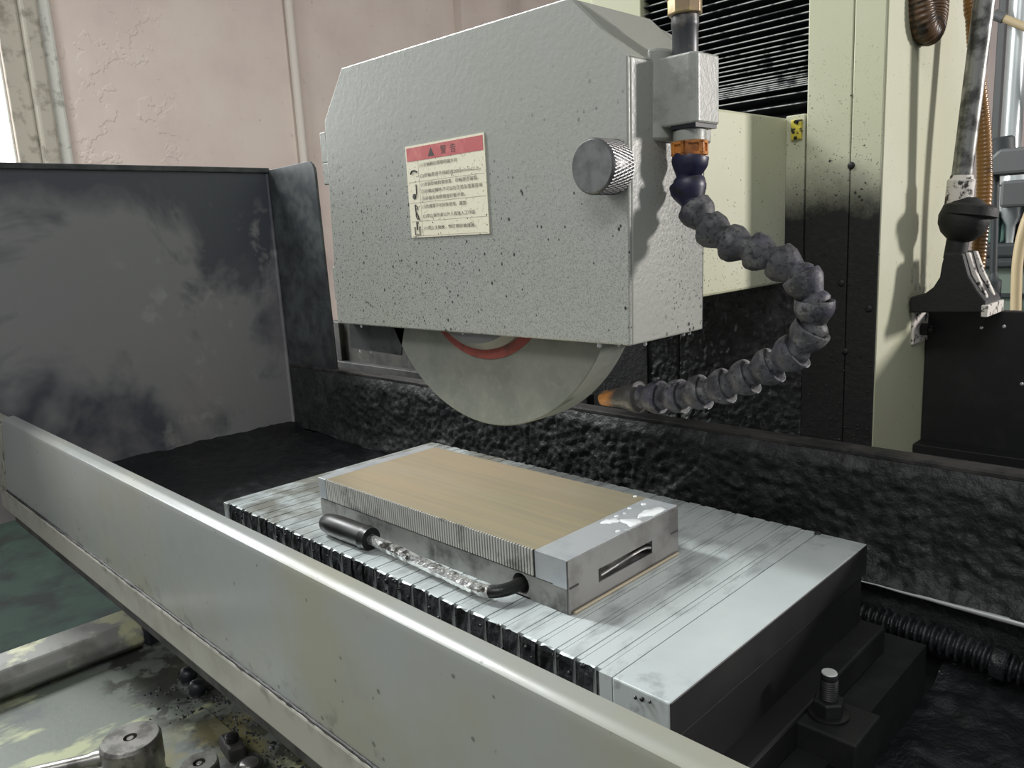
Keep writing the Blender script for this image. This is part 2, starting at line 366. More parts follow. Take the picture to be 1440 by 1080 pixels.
# ---------------------------------------------------------------- mesh builder
class MB:
    def __init__(s):
        s.v, s.f, s.m = [], [], []

    def add(s, vs, fs, mi=0):
        o = len(s.v)
        s.v += [Vector(q) for q in vs]
        for f in fs:
            s.f.append([i + o for i in f])
            s.m.append(mi)
        return s

    def box(s, a, b, mi=0):
        x0, y0, z0 = a
        x1, y1, z1 = b
        vs = [(x, y, z) for z in (z0, z1) for y in (y0, y1) for x in (x0, x1)]
        return s.add(vs, [(0, 2, 3, 1), (4, 5, 7, 6), (0, 1, 5, 4), (2, 6, 7, 3), (0, 4, 6, 2), (1, 3, 7, 5)], mi)

    def prism(s, poly, axis, a, b, mi=0, cap=None):
        """poly: 2D points on the two other axes, extruded along axis a..b"""
        n = len(poly)

        def P(u, v, t):
            return {'x': (t, u, v), 'y': (u, t, v), 'z': (u, v, t)}[axis]
        vs = [P(u, v, a) for u, v in poly] + [P(u, v, b) for u, v in poly]
        s.add(vs, [[i, (i + 1) % n, n + (i + 1) % n, n + i] for i in range(n)], mi)
        o = len(s.v) - 2 * n
        for f in (list(range(n))[::-1], list(range(n, 2 * n))):
            s.f.append([i + o for i in f])
            s.m.append(mi if cap is None else cap)
        return s

    def lathe(s, prof, p0, axis, seg=24, mi=0, mis=None):
        """prof: (t along axis, radius)"""
        p0 = Vector(p0)
        ax = Vector(axis).normalized()
        u = ax.orthogonal().normalized()
        v = ax.cross(u)
        o = len(s.v)
        for t, r in prof:
            for k in range(seg):
                a = 2 * PI * k / seg
                s.v.append(p0 + ax * t + (u * math.cos(a) + v * math.sin(a)) * max(r, 1e-5))
        for i in range(len(prof) - 1):
            for k in range(seg):
                k2 = (k + 1) % seg
                s.f.append([o + i * seg + k, o + i * seg + k2, o + (i + 1) * seg + k2, o + (i + 1) * seg + k])
                s.m.append(mi if mis is None else mis[i])
        s.f.append([o + k for k in range(seg)][::-1])
        s.m.append(mi if mis is None else mis[0])
        s.f.append([o + (len(prof) - 1) * seg + k for k in range(seg)])
        s.m.append(mi if mis is None else mis[-1])
        return s

    def tube(s, pts, rad, seg=12, mi=0):
        pts = [Vector(p) for p in pts]
        n = len(pts)
        o = len(s.v)
        u = None
        for i, p in enumerate(pts):
            t = (pts[min(i + 1, n - 1)] - pts[max(i - 1, 0)]).normalized()
            if u is None:
                u = t.orthogonal().normalized()
            u = (u - t * u.dot(t)).normalized()
            v = t.cross(u)
            r = rad[i] if isinstance(rad, (list, tuple)) else rad
            for k in range(seg):
                a = 2 * PI * k / seg
                s.v.append(p + (u * math.cos(a) + v * math.sin(a)) * r)
        for i in range(n - 1):
            for k in range(seg):
                k2 = (k + 1) % seg
                s.f.append([o + i * seg + k, o + i * seg + k2, o + (i + 1) * seg + k2, o + (i + 1) * seg + k])
                s.m.append(mi)
        s.f.append([o + k for k in range(seg)][::-1])
        s.f.append([o + (n - 1) * seg + k for k in range(seg)])
        s.m += [mi, mi]
        return s

    def grid(s, fn, nu, nv, mi=0):
        vs = [fn(i / nu, j / nv) for j in range(nv + 1) for i in range(nu + 1)]
        fs = [(j * (nu + 1) + i, j * (nu + 1) + i + 1, (j + 1) * (nu + 1) + i + 1, (j + 1) * (nu + 1) + i) for j in range(nv) for i in range(nu)]
        return s.add(vs, fs, mi)

    def build(s, name, mats, parent=None, bevel=0, smooth=None, origin=None, seg=2, fix=True):
        me = bpy.data.meshes.new(name)
        if parent is not None:
            off = wloc(parent)
        elif origin is not None:
            off = Vector(origin)
        else:
            xs = [v.x for v in s.v]
            ys = [v.y for v in s.v]
            zs = [v.z for v in s.v]
            off = Vector(((min(xs) + max(xs)) / 2, (min(ys) + max(ys)) / 2, min(zs)))
        me.from_pydata([v - off for v in s.v], [], s.f)
        if isinstance(mats, str):
            mats = [mats]
        for q in mats:
            me.materials.append(MATS[q])
        for p, mi in zip(me.polygons, s.m):
            p.material_index = mi
        if fix:
            bm = bmesh.new()
            bm.from_mesh(me)
            bmesh.ops.recalc_face_normals(bm, faces=bm.faces)
            bm.to_mesh(me)
            bm.free()
        if smooth is not None:
            for p in me.polygons:
                p.use_smooth = True
            if smooth < 179:
                me.set_sharp_from_angle(angle=math.radians(smooth))
        o = bpy.data.objects.new(name, me)
        col.objects.link(o)
        if parent is not None:
            o.parent = parent
        else:
            o.location = off
        if bevel:
            b = o.modifiers.new('bevel', 'BEVEL')
            b.width = bevel
            b.segments = seg
            b.limit_method = 'ANGLE'
            b.angle_limit = math.radians(40)
        return o


def wloc(o):
    v = Vector(o.location)
    while o.parent:
        o = o.parent
        v += o.location
    return v


def tag(o, label, cat=None, group=None, kind=None):
    if label:
        o['label'] = label
    if cat:
        o['category'] = cat
    if group:
        o['group'] = group
    if kind:
        o['kind'] = kind
    return o


def thing(name, label, cat, loc, group=None):
    o = bpy.data.objects.new(name, None)
    o.empty_display_size = 0.02
    col.objects.link(o)
    o.location = loc
    return tag(o, label, cat, group)


def struct(o):
    o['kind'] = 'structure'
    return o


def fbm(p, sc_, oct_=4):
    return noise.fractal(Vector(p) * sc_, 0.9, 2.1, oct_)


def circle(cx, cz, r, n=32, a0=0, a1=2 * PI):
    return [(cx + r * math.cos(a0 + (a1 - a0) * i / n), cz + r * math.sin(a0 + (a1 - a0) * i / n)) for i in range(n)]


def spline(pts, n):
    """Catmull-Rom through pts, n samples per span"""
    P = [Vector(p) for p in pts]
    P = [P[0] * 2 - P[1]] + P + [P[-1] * 2 - P[-2]]
    out = []
    for i in range(1, len(P) - 2):
        for k in range(n):
            t = k / n
            a, b, c, d = P[i - 1], P[i], P[i + 1], P[i + 2]
            out.append(0.5 * ((2 * b) + (c - a) * t + (2 * a - 5 * b + 4 * c - d) * t * t + (3 * b - a - 3 * c + d) * t ** 3))
    out.append(P[-2])
    return out


# ================================================================ the setting
struct(MB().box((-5.3, -3.0, -0.1), (4.0, 7.2, 0.0)).build('floor', 'floor_green'))
# left wall with a window opening
WX = -5.0


def wy(px, py):
    return at(px, py, 'x', WX).y


Y0, Y1, Y2, Y3, YP = wy(27, 225), wy(46, 150), wy(70, 150), wy(90, 150), wy(413, 110)
WB, WTOP = 1.0, 4.6
wl = MB()
wl.box((WX - 0.25, Y0, 0), (WX, 7.2, 5.6)).box((WX - 0.25, -3.0, 0), (WX, -1.6, 5.6))
wl.box((WX - 0.25, -1.6, 0), (WX, Y0, WB)).box((WX - 0.25, -1.6, WTOP), (WX, Y0, 5.6))
wl.box((WX, wy(637, 5), 0), (WX + 0.09, wy(717, 5), 5.6))
struct(wl.build('wall_left', 'plaster'))
wb = MB()
WA, WD = at(1405, 118, 'y', 7.0), at(1418, 184, 'y', 7.0)
wb.box((WX, 7.0, 0), (WA.x, 7.2, 5.6)).box((WD.x, 7.0, 0), (4.0, 7.2, 5.6))
wb.box((WA.x, 7.0, 0), (WD.x, 7.2, WD.z)).box((WA.x, 7.0, WA.z), (WD.x, 7.2, 5.6))
struct(wb.build('wall_back', 'plaster_back'))
win = bpy.data.objects.new('window_1', None)
col.objects.link(win)
win.location = (WX - 0.04, -0.1, WB)
struct(win)
f = MB()
for y0, y1, z0, z1 in ((Y0 - 0.012, Y0, WB, WTOP), (-1.6, -1.55, WB, WTOP), (-1.6, Y0, WB, WB + 0.05), (-1.6, Y0, WTOP - 0.05, WTOP), (-0.2, -0.15, WB, WTOP)):
    f.box((WX - 0.06, y0, z0), (WX - 0.02, y1, z1))
f.build('window_frame', 'window_trim_pale', win, bevel=0.004)
MB().box((WX - 0.045, -1.55, WB + 0.05), (WX - 0.035, Y0 - 0.012, WTOP - 0.05)).build('window_pane', 'daylight_pane', win)
struct(MB().box((WX, Y0, 0), (WX + 0.015, Y1, 5.6)).build('trim_1', 'window_trim', bevel=0.003))
struct(MB().box((WX, Y1, 0), (WX + 0.07, Y2, 5.6)).build('trim_2', 'window_trim', bevel=0.015))
struct(MB().box((WX, Y2, 0), (WX + 0.04, Y3, 5.6)).build('trim_3', 'window_trim_pale', bevel=0.018))
win2 = bpy.data.objects.new('window_2', None)
col.objects.link(win2)
win2.location = (WA.x, 7.1, WD.z)
struct(win2)
f = MB()
for x0, x1, z0, z1 in ((WA.x, WA.x + 0.012, WD.z, WA.z), (WD.x - 0.012, WD.x, WD.z, WA.z), (WA.x, WD.x, WD.z, WD.z + 0.012), (WA.x, WD.x, WA.z - 0.012, WA.z)):
    f.box((x0, 7.05, z0), (x1, 7.12, z1))
f.build('window_frame', 'bg_grey', win2)
MB().box((WA.x + 0.012, 7.09, WD.z + 0.012), (WD.x - 0.012, 7.10, WA.z - 0.012)).build('window_pane', 'daylight_pane', win2)
p = thing('conduit_pipe', 'pale vertical conduit pipe clipped to the pink plaster wall', 'pipe', (WX + 0.03, YP, 0.5))
MB().tube([(WX + 0.03, YP, 0.5), (WX + 0.03, YP, 5.5)], 0.03, 12).build('pipe', 'conduit', p, smooth=40)
for zc in (1.2, 3.75):
    MB().box((WX, YP - 0.07, zc), (WX + 0.065, YP + 0.07, zc + 0.04)).build('clip', 'conduit', p, bevel=0.004)

# ================================================================ machine base under the table
MB().box((-1.05, 0.36, 0.0), (0.12, 0.88, 0.830)).build('bed', 'cream_plain', tag_ := thing('machine_bed', 'cream painted machine bed casting under the grinding table', 'machine bed', (-0.5, 0.6, 0)), bevel=0.01)

# ================================================================ splash tray (moves with the table)
XL, YB, ZB = -1.43, 0.78, 0.92
tray = thing('splash_tray', 'grinding table tray with grey front board and blackened rear and end walls', 'splash tray', (-0.7, 0.5, 0.842))
# front board: folded sheet, extruded along x
prof = [(0.256, 0.934), (0.256, 1.054), (0.2572, 1.0585), (0.2605, 1.0612), (0.265, 1.062), (0.272, 1.062), (0.2755, 1.059), (0.276, 1.035),
        (0.2735, 1.035), (0.273, 1.0575), (0.2715, 1.0592), (0.265, 1.0592), (0.2615, 1.0575), (0.259, 1.053), (0.259, 0.934)]
prof = [(y_, z_ - 0.0065 if z_ > 1 else z_) for y_, z_ in prof]
fp = MB()
n = len(prof)
xs = [-1.335, 0.2]
xb = [-1.387, 0.2]
for j in range(2):
    for (y, z) in prof:
        t = (1.0555 - z) / (1.0555 - 0.934)
        fp.v.append(Vector((xs[j] + (xb[j] - xs[j]) * t, y, z)))
for i in range(n):
    fp.f.append([i, (i + 1) % n, n + (i + 1) % n, n + i])
    fp.m.append(0)
fp.f += [list(range(n))[::-1], list(range(n, 2 * n))]
fp.m += [0, 0]
fpo = fp.build('front_panel', 'grey_paint', tray, smooth=35)
MB().box((-1.43, 0.2535, 0.897), (0.2, 0.272, 0.9315)).build('lower_rail', 'band_paint', tray, bevel=0.0025)
MB().prism([(-1.43, 0.9315), (-1.389, 0.9315), (-1.341, 1.045), (-1.352, 1.050), (-1.43, 1.050)], 'y', 0.2545, 0.272).build('end_post', 'band_paint', tray, bevel=0.002)
# welded seam between board and rail
wv = []
for i in range(240):
    x = -1.385 + i * (1.58 / 239)
    wv.append((x, 0.2555, 0.9325 + 0.0006 * fbm((x, 0, 0), 90, 2)))
MB().tube(wv, [0.0014 + 0.0012 * abs(fbm((q[0], 3, 0), 60, 3)) for q in wv], 6).build('seam', 'dark_iron', tray, smooth=60)
MB().box((-1.43, 0.268, 0.866), (0.2, 0.285, 0.898)).build('skirt', 'dark_iron', tray, bevel=0.002)
# left end wall and its flange
MB().box((XL - 0.004, 0.15, 0.87), (XL, YB + 0.002, 1.43)).build('end_panel', 'tray_dark', tray)
MB().box((XL - 0.012, 0.15, 1.422), (XL + 0.004, YB + 0.002, 1.432)).build('end_rim', 'flange_dark', tray, bevel=0.002)
xr = -1.262
fl = [(XL, 0.90), (xr + 0.012, 0.90), (xr, 1.38)] + [(xr - 0.022 + 0.022 * math.cos(a), 1.408 + 0.022 * math.sin(a)) for a in (0, .4, .8, 1.2, PI / 2)] + [(XL, 1.428)]
MB().prism(fl, 'y', YB, YB + 0.005).build('corner_flange', 'flange_dark', tray, bevel=0.001)
MB().tube([(XL + 0.001, YB - 0.003, 0.92), (XL + 0.001, YB - 0.003, 1.42)], 0.004, 8).build('corner_bend', 'tray_dark', tray, smooth=60)
# rear wall: caked with grinding sludge


def rear(u, v):
    x = XL + 0.003 + u * 1.66
    z = 0.918 + v * 0.128
    k = min(1, max(0, (x + 1.33) / 0.12))
    lump = fbm((x, 0.3, z), 20, 4) * 0.0022 + fbm((x, 1.3, z), 110, 4) * 0.0022 + abs(fbm((x, 9.3, z), 60, 3)) * 0.0028
    foot = 0.012 * max(0, 1 - v * 4) ** 2 * (0.6 + 0.6 * fbm((x, 4, 0), 25, 3))
    step = 0.0028 if fbm((x * 1.0, 7.0, z * 0.6), 9, 3) > 0.18 else 0
    d = min(0.019, k * (0.005 + lump + step + foot * 1.5) * min(1, (1 - v) * 9))
    if v == 0:
        d = 0.017 * k
    return (x, YB - 0.001 - max(d, 0), z)


MB().grid(rear, 620, 48).build('rear_panel', 'sludge', tray, smooth=180, fix=False)
MB().box((XL, YB - 0.002, 1.043), (0.23, YB + 0.022, 1.05)).build('rear_rim', 'dark_iron', tray, bevel=0.002)
MB().box((XL, YB, 0.905), (0.23, YB + 0.006, 1.044)).build('rear_sheet', 'black_steel', tray)
lip = MB()
lv = [(-0.345 + i * 0.57 / 80, YB - 0.0185, 0.9185 + 0.0006 * fbm((i * 0.31, 0, 0), 1, 2)) for i in range(81)]
lip.tube(lv, [0.0008 + 0.0022 * min(1, max(0, (q[0] + 0.27) * 9)) for q in lv], 8)  # bare metal edge, pale and widening rightwards to paint in the light on it
lip.build('lip_edge', 'bright_steel', tray, smooth=60)
# sludge bed at the left end of the tray


def bed(u, v):
    x = XL + u * 0.60
    y = 0.276 + v * (YB - 0.276)
    z = 0.918 + fbm((x, y, 0), 12, 4) * 0.005 + fbm((x, y, 2), 50, 3) * 0.002
    z += 0.018 * math.exp(-((y - 0.35) / 0.05) ** 2 - ((x + 0.9) / 0.09) ** 2)
    z += 0.012 * max(0, 1 - u * 14)
    return (x, y, z)


MB().grid(bed, 160, 130).build('sludge_bed', 'bed_sludge', tray, smooth=180, fix=False)
MB().box((XL, 0.283, 0.872), (-0.86, YB, 0.904)).box((-0.86, 0.36, 0.832), (-0.20, 0.70, 0.904)).box((-0.86, 0.283, 0.872), (-0.20, 0.36, 0.904)).build('table_slab', 'black_steel', tray)
MB().box((-0.86, 0.36, 0.832), (0.23, YB, 0.85)).build('trough_floor', 'black_steel', tray)


def mud(u, v):
    x = -0.20 + u * 0.40
    y = 0.56 + v * 0.2
    return (x, y, 0.8505 + max(0, fbm((x, y, 5), 22, 4)) * 0.008 + 0.02 * max(0, v - 0.8) * 5 * (0.6 + 0.5 * fbm((x, y, 1), 30, 3)))


MB().grid(mud, 90, 50).build('trough_mud', 'sludge_wet', tray, smooth=180, fix=False)


def lowwall(u, v):
    x = -0.42 + u * 0.62
    z = 0.845 + v * 0.075
    return (x, YB + 0.0 - abs(fbm((x, 3, z), 30, 4)) * 0.003, z)


MB().grid(lowwall, 120, 20).build('trough_wall', 'sludge', tray, smooth=180, fix=False)

# corrugated bellows hose lying along the trough
hs = thing('corrugated_hose', 'sludge covered black corrugated hose lying in the rear trough', 'hose', (-0.1, 0.748, 0.85))
pts = [Vector((-0.36, 0.748, 0.889)), Vector((-0.25, 0.748, 0.889)), Vector((-0.20, 0.748, 0.887)), Vector((-0.14, 0.746, 0.882)), Vector((-0.06, 0.744, 0.876)), Vector((0.12, 0.742, 0.868))]
ps = spline(pts, 110)
rad_, ac_ = [], 0
for i, q in enumerate(ps):
    ac_ += (q - ps[i - 1]).length if i else 0
    sn = math.sin(ac_ / 0.0072 * 2 * PI)
    rad_.append(0.0112 + 0.0026 * math.copysign(abs(sn) ** 0.5, sn) + 0.0012 * fbm(q, 60, 3))
MB().tube(ps, rad_, 14).build('corrugated_tube', 'sludge_wet', hs, smooth=70)
MB().lathe([(0, 0.0145), (0.010, 0.015), (0.012, 0.013)], (-0.158, 0.7465, 0.8836), (1, -0.03, -0.09), 18).build('clamp_band', 'sludge_wet', hs, smooth=40)

# ================================================================ large magnetic chuck
CX0, CX1, CY0, CY1 = -0.842, -0.242, 0.359, 0.667
ch = thing('magnetic_chuck', 'large laminated magnetic chuck bolted flat on the grinding table', 'magnetic chuck', ((CX0 + CX1) / 2, 0.51, 0.904))
MB().box((CX0 + 0.004, CY0 + 0.005, 0.925), (CX1 - 0.002, CY1 - 0.004, 0.972)).build('body', 'chuck_body', ch, bevel=0.002)
MB().box((CX0 - 0.012, CY0 + 0.012, 0.904), (CX1 + 0.018, CY1 - 0.0, 0.928)).build('base_flange', 'chuck_body', ch, bevel=0.002)
MB().box((CX0 + 0.002, CY0 + 0.004, 0.950), (-0.29, CY1 - 0.003, 0.9965)).build('core', 'groove', ch)
XE = -0.286
ep = MB().box((XE, CY0, 0.972), (CX1, CY1, 1.0))
ep.m[5] = 1
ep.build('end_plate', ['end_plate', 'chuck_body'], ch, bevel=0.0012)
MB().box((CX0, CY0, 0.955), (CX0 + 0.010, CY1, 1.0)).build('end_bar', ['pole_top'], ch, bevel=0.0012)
pitch = 0.0178
x = CX0 + 0.0112
bars = []
protos = {}


def bar(w_, jag, sd):
    """one pole bar: top face polished, front end darker and rough"""
    b = MB()
    rnd = random.Random(sd)
    nz_ = 6
    b.box((0, 0.003, -0.046), (w_, CY1 - CY0, 0), 0)
    # rough front end cap
    vs = []
    for j in range(nz_ + 1):
        for i in range(4):
            z = -0.046 + 0.046 * j / nz_
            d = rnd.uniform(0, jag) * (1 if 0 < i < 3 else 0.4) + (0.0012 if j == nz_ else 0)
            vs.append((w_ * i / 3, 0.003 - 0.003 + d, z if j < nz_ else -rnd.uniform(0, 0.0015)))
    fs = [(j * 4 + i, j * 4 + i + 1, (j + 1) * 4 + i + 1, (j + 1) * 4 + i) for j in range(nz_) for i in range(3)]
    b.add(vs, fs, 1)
    # short lip joining the cap to the top face
    top = [(w_ * i / 3, 0.003, 0) for i in range(4)]
    o = len(b.v) - 4
    b.v += [Vector(q) for q in top]
    for i in range(3):
        b.f.append([o + i, o + i + 1, o + 5 + i, o + 4 + i])
        b.m.append(0)
    return b


k = 0
barmesh = []
spmesh = []
while x + 0.0135 < XE - 0.004:
    v = k % 5
    if k < 5:
        b = bar(0.0123, 0.0012, 10 + k)
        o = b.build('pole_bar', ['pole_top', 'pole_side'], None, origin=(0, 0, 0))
        s = MB().box((0, 0.0040, -0.044), (0.0039, CY1 - CY0 - 0.001, -0.0004))
        for q in range(9):
            zz = -0.044 + q * 0.0046
            s.box((0.0002 + 0.0003 * random.random(), 0.0022 + 0.0014 * random.random(), zz), (0.0034, 0.0045, zz + 0.0040), 1)
        so = s.build('spacer_bar', ['pole_top', 'spacer'], None, origin=(0, 0, 0))
        barmesh.append(o)
        spmesh.append(so)
    else:
        o = barmesh[v].copy()
        col.objects.link(o)
        so = spmesh[v].copy()
        col.objects.link(so)
    loc = Vector((x, CY0 + random.uniform(0, 0.0012), 1.0 - random.uniform(0, 0.0003)))
    o.parent = ch
    o.location = loc - wloc(ch)
    so.parent = ch
    so.location = Vector((x + 0.0131, CY0 + 0.0004, 1.0)) - wloc(ch)
    x += pitch
    k += 1
MB().box((x - 0.0002, CY0 + 0.0004, 0.955), (XE - 0.0006, CY1, 0.9998)).build('pole_bar', ['pole_top'], ch)
# crumbs of sludge along the front edge
cr = MB()
for i in range(70):
    xx = random.uniform(CX0, XE + 0.03)
    r = random.uniform(0.0006, 0.0018)
    cr.lathe([(-r, r * .3), (-r * .4, r), (r * .4, r * .9), (r, r * .2)], (xx, CY0 - 0.0008 + random.uniform(-0.001, 0.004), 1.0 - random.uniform(-0.0006, 0.012) * (1 if random.random() < .6 else 2)), (random.random(), random.random(), random.random() + .2), 6)
tag(cr.build('sludge_crumbs', 'sludge_wet', ch, smooth=60), None, kind='stuff')
cr = MB()
for i in range(120):
    xx = random.uniform(-0.75, CX1)
    r = random.uniform(0.001, 0.004) * (1.8 if xx > -0.31 else 1)
    cr.lathe([(-r, r * .3), (-r * .4, r), (r * .4, r * .9), (r, r * .2)], (xx, CY1 + random.uniform(-0.004, 0.008), 0.997 - random.uniform(0, 0.01)), (random.random(), random.random(), random.random() + .2), 6)
tag(cr.build('rear_crumbs', 'sludge', ch, smooth=60), None, kind='stuff')

# ================================================================ clamp with stud beside the chuck
cl = thing('chuck_clamp', 'black strap clamp with threaded stud and nut gripping the chuck end', 'clamp', (-0.212, 0.517, 0.849))
MB().prism([(-0.240, 0.494), (-0.182, 0.494), (-0.182, 0.540), (-0.240, 0.540)], 'z', 0.900, 0.925).build('strap', 'black_steel', cl, bevel=0.0015)
MB().box((-0.206, 0.496, 0.8485), (-0.184, 0.538, 0.901)).build('heel_block', 'black_steel', cl, bevel=0.0015)
MB().lathe([(0, 0.0145), (0.002, 0.0145), (0.0024, 0.0135)], (-0.211, 0.517, 0.925), (0, 0, 1), 28).build('washer', 'dark_steel', cl, smooth=40)
MB().lathe([(0, 0.0115), (0.010, 0.0115), (0.0112, 0.0102)], (-0.211, 0.517, 0.927), (0, 0, 1), 6).build('nut', 'black_steel', cl, bevel=0.0006)
th = [(0, 0.0062)]
for i in range(9):
    th += [(0.002 + i * 0.0017, 0.0064), (0.0028 + i * 0.0017, 0.0056)]
th += [(0.0185, 0.0062), (0.0215, 0.0055)]
st_ = MB().lathe(th, (-0.211, 0.517, 0.937), (0, 0, 1), 20)
st_.build('stud', 'black_steel', cl, smooth=30)
MB().lathe([(0, 0.0056), (0.0008, 0.0052)], (-0.211, 0.517, 0.9584), (0, 0, 1), 20).build('stud_tip', 'bright_steel', cl)

# ================================================================ permanent magnet block on the chuck
BX0, BX1, BY0, BY1 = -0.705, -0.362, 0.404, 0.552
bl = thing('magnet_block', 'rectangular permanent magnet chuck with golden ground top lying on the slats', 'magnet block', ((BX0 + BX1) / 2, (BY0 + BY1) / 2, 1.0))
ZT, ZM = 1.0435, 1.0215
b = MB()
b.box((BX0, BY0 + 0.0005, 1.0), (-0.4205, BY1, ZM - 0.001)).box((-0.4015, BY0 + 0.0005, 1.0), (BX1 - 0.014, BY1, ZM - 0.001))
YS0, YS1, ZS0, ZS1 = BY0 + 0.036, BY0 + 0.108, 1.0135, 1.0245
b.box((BX1 - 0.014, BY0 + 0.0005, 1.0), (BX1, YS0, ZM - 0.001)).box((BX1 - 0.014, YS1, 1.0), (BX1, BY1, ZM - 0.001)).box((BX1 - 0.014, YS0, 1.0), (BX1, YS1, ZS0))
b.box((-0.4205, BY0 + 0.03, 1.0), (-0.4015, BY1, ZM - 0.001)).box((-0.4205, BY0 + 0.0005, 1.0), (-0.4015, BY0 + 0.03, 1.0015))
b.build('base', 'block_side', bl)
# round-topped opening for the lever
hole = [(-0.4205, 1.0203), (-0.4205, 1.0)] + [(-0.411 - 0.0092 * math.cos(a), 1.0110 + 0.0092 * math.sin(a)) for a in [PI * i / 14 - 0.9 + 1.8 * i / 14 * 0 for i in range(15)]] + [(-0.4015, 1.0), (-0.4015, 1.0203)]
ring = MB()
for i in range(24):
    a0, a1 = 2 * PI * i / 24, 2 * PI * (i + 1) / 24
    q = []
    for a in (a0, a1):
        q.append((a, 0.0093))
    for (a, r) in ():
        pass
    c0, s0, c1, s1 = math.cos(a0), math.sin(a0), math.cos(a1), math.sin(a1)

    def sq(c, s):
        m = max(abs(c), abs(s))
        return (-0.411 + 0.0097 * c / m, min(1.0205, max(1.0, 1.0108 + 0.0105 * s / m)))
    A, B = sq(c0, s0), sq(c1, s1)
    Cc, D = (-0.411 + 0.0090 * c1, 1.0108 + 0.0090 * s1), (-0.411 + 0.0090 * c0, 1.0108 + 0.0090 * s0)
    ring.prism([A, B, Cc, D], 'y', BY0 + 0.0005, BY0 + 0.012)
ring.build('lever_socket', 'block_side', bl)
MB().box((BX0 + 0.0006, BY0 + 0.0014, ZM - 0.0012), (BX1 - 0.0142, BY1 - 0.001, ZM + 0.0004)).build('joint', 'groove', bl)
XA, XB = BX0 + 0.014, BX1 - 0.032
MB().box((BX0, BY0, ZM), (XA - 0.0004, BY1, ZT)).build('end_cap', 'ground_steel', bl, bevel=0.0007)
MB().box((XB + 0.0002, BY0, ZM), (BX1 - 0.014, BY1, ZS1)).box((BX1 - 0.014, BY0, ZM - 0.001), (BX1, YS0, ZS1)).box((BX1 - 0.014, YS1, ZM - 0.001), (BX1, BY1, ZS1)).box((XB + 0.0002, BY0, ZS1), (BX1, BY1, ZT)).build('end_cap', 'ground_steel', bl)
MB().box((XA - 0.0004, BY0 + 0.0018, ZM), (XB + 0.0002, BY1, ZT)).build('top_plate', 'ground_brass', bl)
lam = MB()
xx = XA
i = 0
while xx < XB - 0.002:
    ww = 0.0019 if i % 2 else 0.0013
    if i % 2:
        lam.box((xx, BY0, ZM + 0.0002), (xx + ww, BY0 + 0.0019, ZT - 0.0002), 0)
    else:
        lam.box((xx, BY0 + 0.0012, ZM + 0.0002), (xx + ww, BY0 + 0.0019, ZT - 0.0003), 1)
    xx += ww
    i += 1
tag(lam.build('laminations', ['lamination_light', 'lamination_dark'], bl), None, kind='stuff')
# end face with its long finger slot
e = MB()
YS0, YS1, ZS0, ZS1 = BY0 + 0.036, BY0 + 0.108, 1.0135, 1.0245
XF = BX1 + 0.0015
e.box((BX1 - 0.0005, BY0 + 0.0005, 1.0005), (XF, YS0, ZT - 0.0006)).box((BX1 - 0.0005, YS1, 1.0005), (XF, BY1 - 0.0005, ZT - 0.0006))
e.box((BX1 - 0.0005, YS0, 1.0005), (XF, YS1, ZS0)).box((BX1 - 0.0005, YS0, ZS1), (XF, YS1, ZT - 0.0006))
e.build('end_face', 'block_end', bl)
MB().tube(spline([(BX1 + 0.0008, YS0 + 0.003, ZS0 + 0.0045), (BX1 + 0.0008, YS0 + 0.03, ZS0 + 0.0062), (BX1 + 0.0008, YS0 + 0.05, ZS0 + 0.0075), (BX1 + 0.0008, YS1 - 0.01, ZS0 + 0.0072), (BX1 + 0.0008, YS1 - 0.002, ZS0 + 0.005)], 6), 0.0014, 6).build('slot_wire', 'block_end', bl, smooth=60)
MB().box((XF - 0.0002, BY0 + 0.001, ZM - 0.0012), (XF + 0.0001, BY0 + 0.012, ZM + 0.0006)).build('joint_mark', 'groove', bl)
MB().box((XF - 0.0002, BY1 - 0.012, ZM - 0.0012), (XF + 0.0001, BY1 - 0.001, ZM + 0.0006)).build('joint_mark', 'groove', bl)
MB().tube([(BX1 + 0.003, BY0 + 0.004, 1.0012), (BX1 + 0.003, BY1 - 0.004, 1.0012)], 0.0013, 8).build('foot_bead', 'foot_bead', bl, smooth=60)

# milky coolant puddles on the block
lab_p = {0: 'large milky coolant puddle near the edge of the magnet block', 1: 'lobed milky coolant puddle at the back corner of the magnet block', 2: 'small oval milky coolant puddle with a dark speck on the magnet block'}


def puddle(px, py, rx, ry, lab, grp=None):
    c = at(px, py, 'z', ZT)
    nseg = 26
    rim, mid = [], []
    ph = random.random() * 9
    for i in range(nseg):
        a = 2 * PI * i / nseg
        k_ = 1 + 0.28 * math.sin(2 * a + ph) * (0.5 if grp else 1) + 0.15 * math.sin(5 * a + ph * 2) * (0 if grp else 1)
        rim.append(Vector((min(BX1 - 0.001, c.x + rx * k_ * math.cos(a)), c.y + ry * k_ * math.sin(a), ZT - 0.0001)))
        mid.append(Vector((min(BX1 - 0.0016, c.x + rx * .85 * k_ * math.cos(a)), c.y + ry * .85 * k_ * math.sin(a), ZT + 0.0006)))
    m = MB().add(rim + mid + [Vector((c.x, c.y, ZT + 0.0007))], [(i, (i + 1) % nseg, nseg + (i + 1) % nseg, nseg + i) for i in range(nseg)] + [(nseg + i, nseg + (i + 1) % nseg, 2 * nseg) for i in range(nseg)])
    o = m.build('coolant_puddle' if not grp else 'coolant_drop', 'milky_coolant', None, smooth=80)
    tag(o, lab, 'puddle' if not grp else 'droplet', grp)


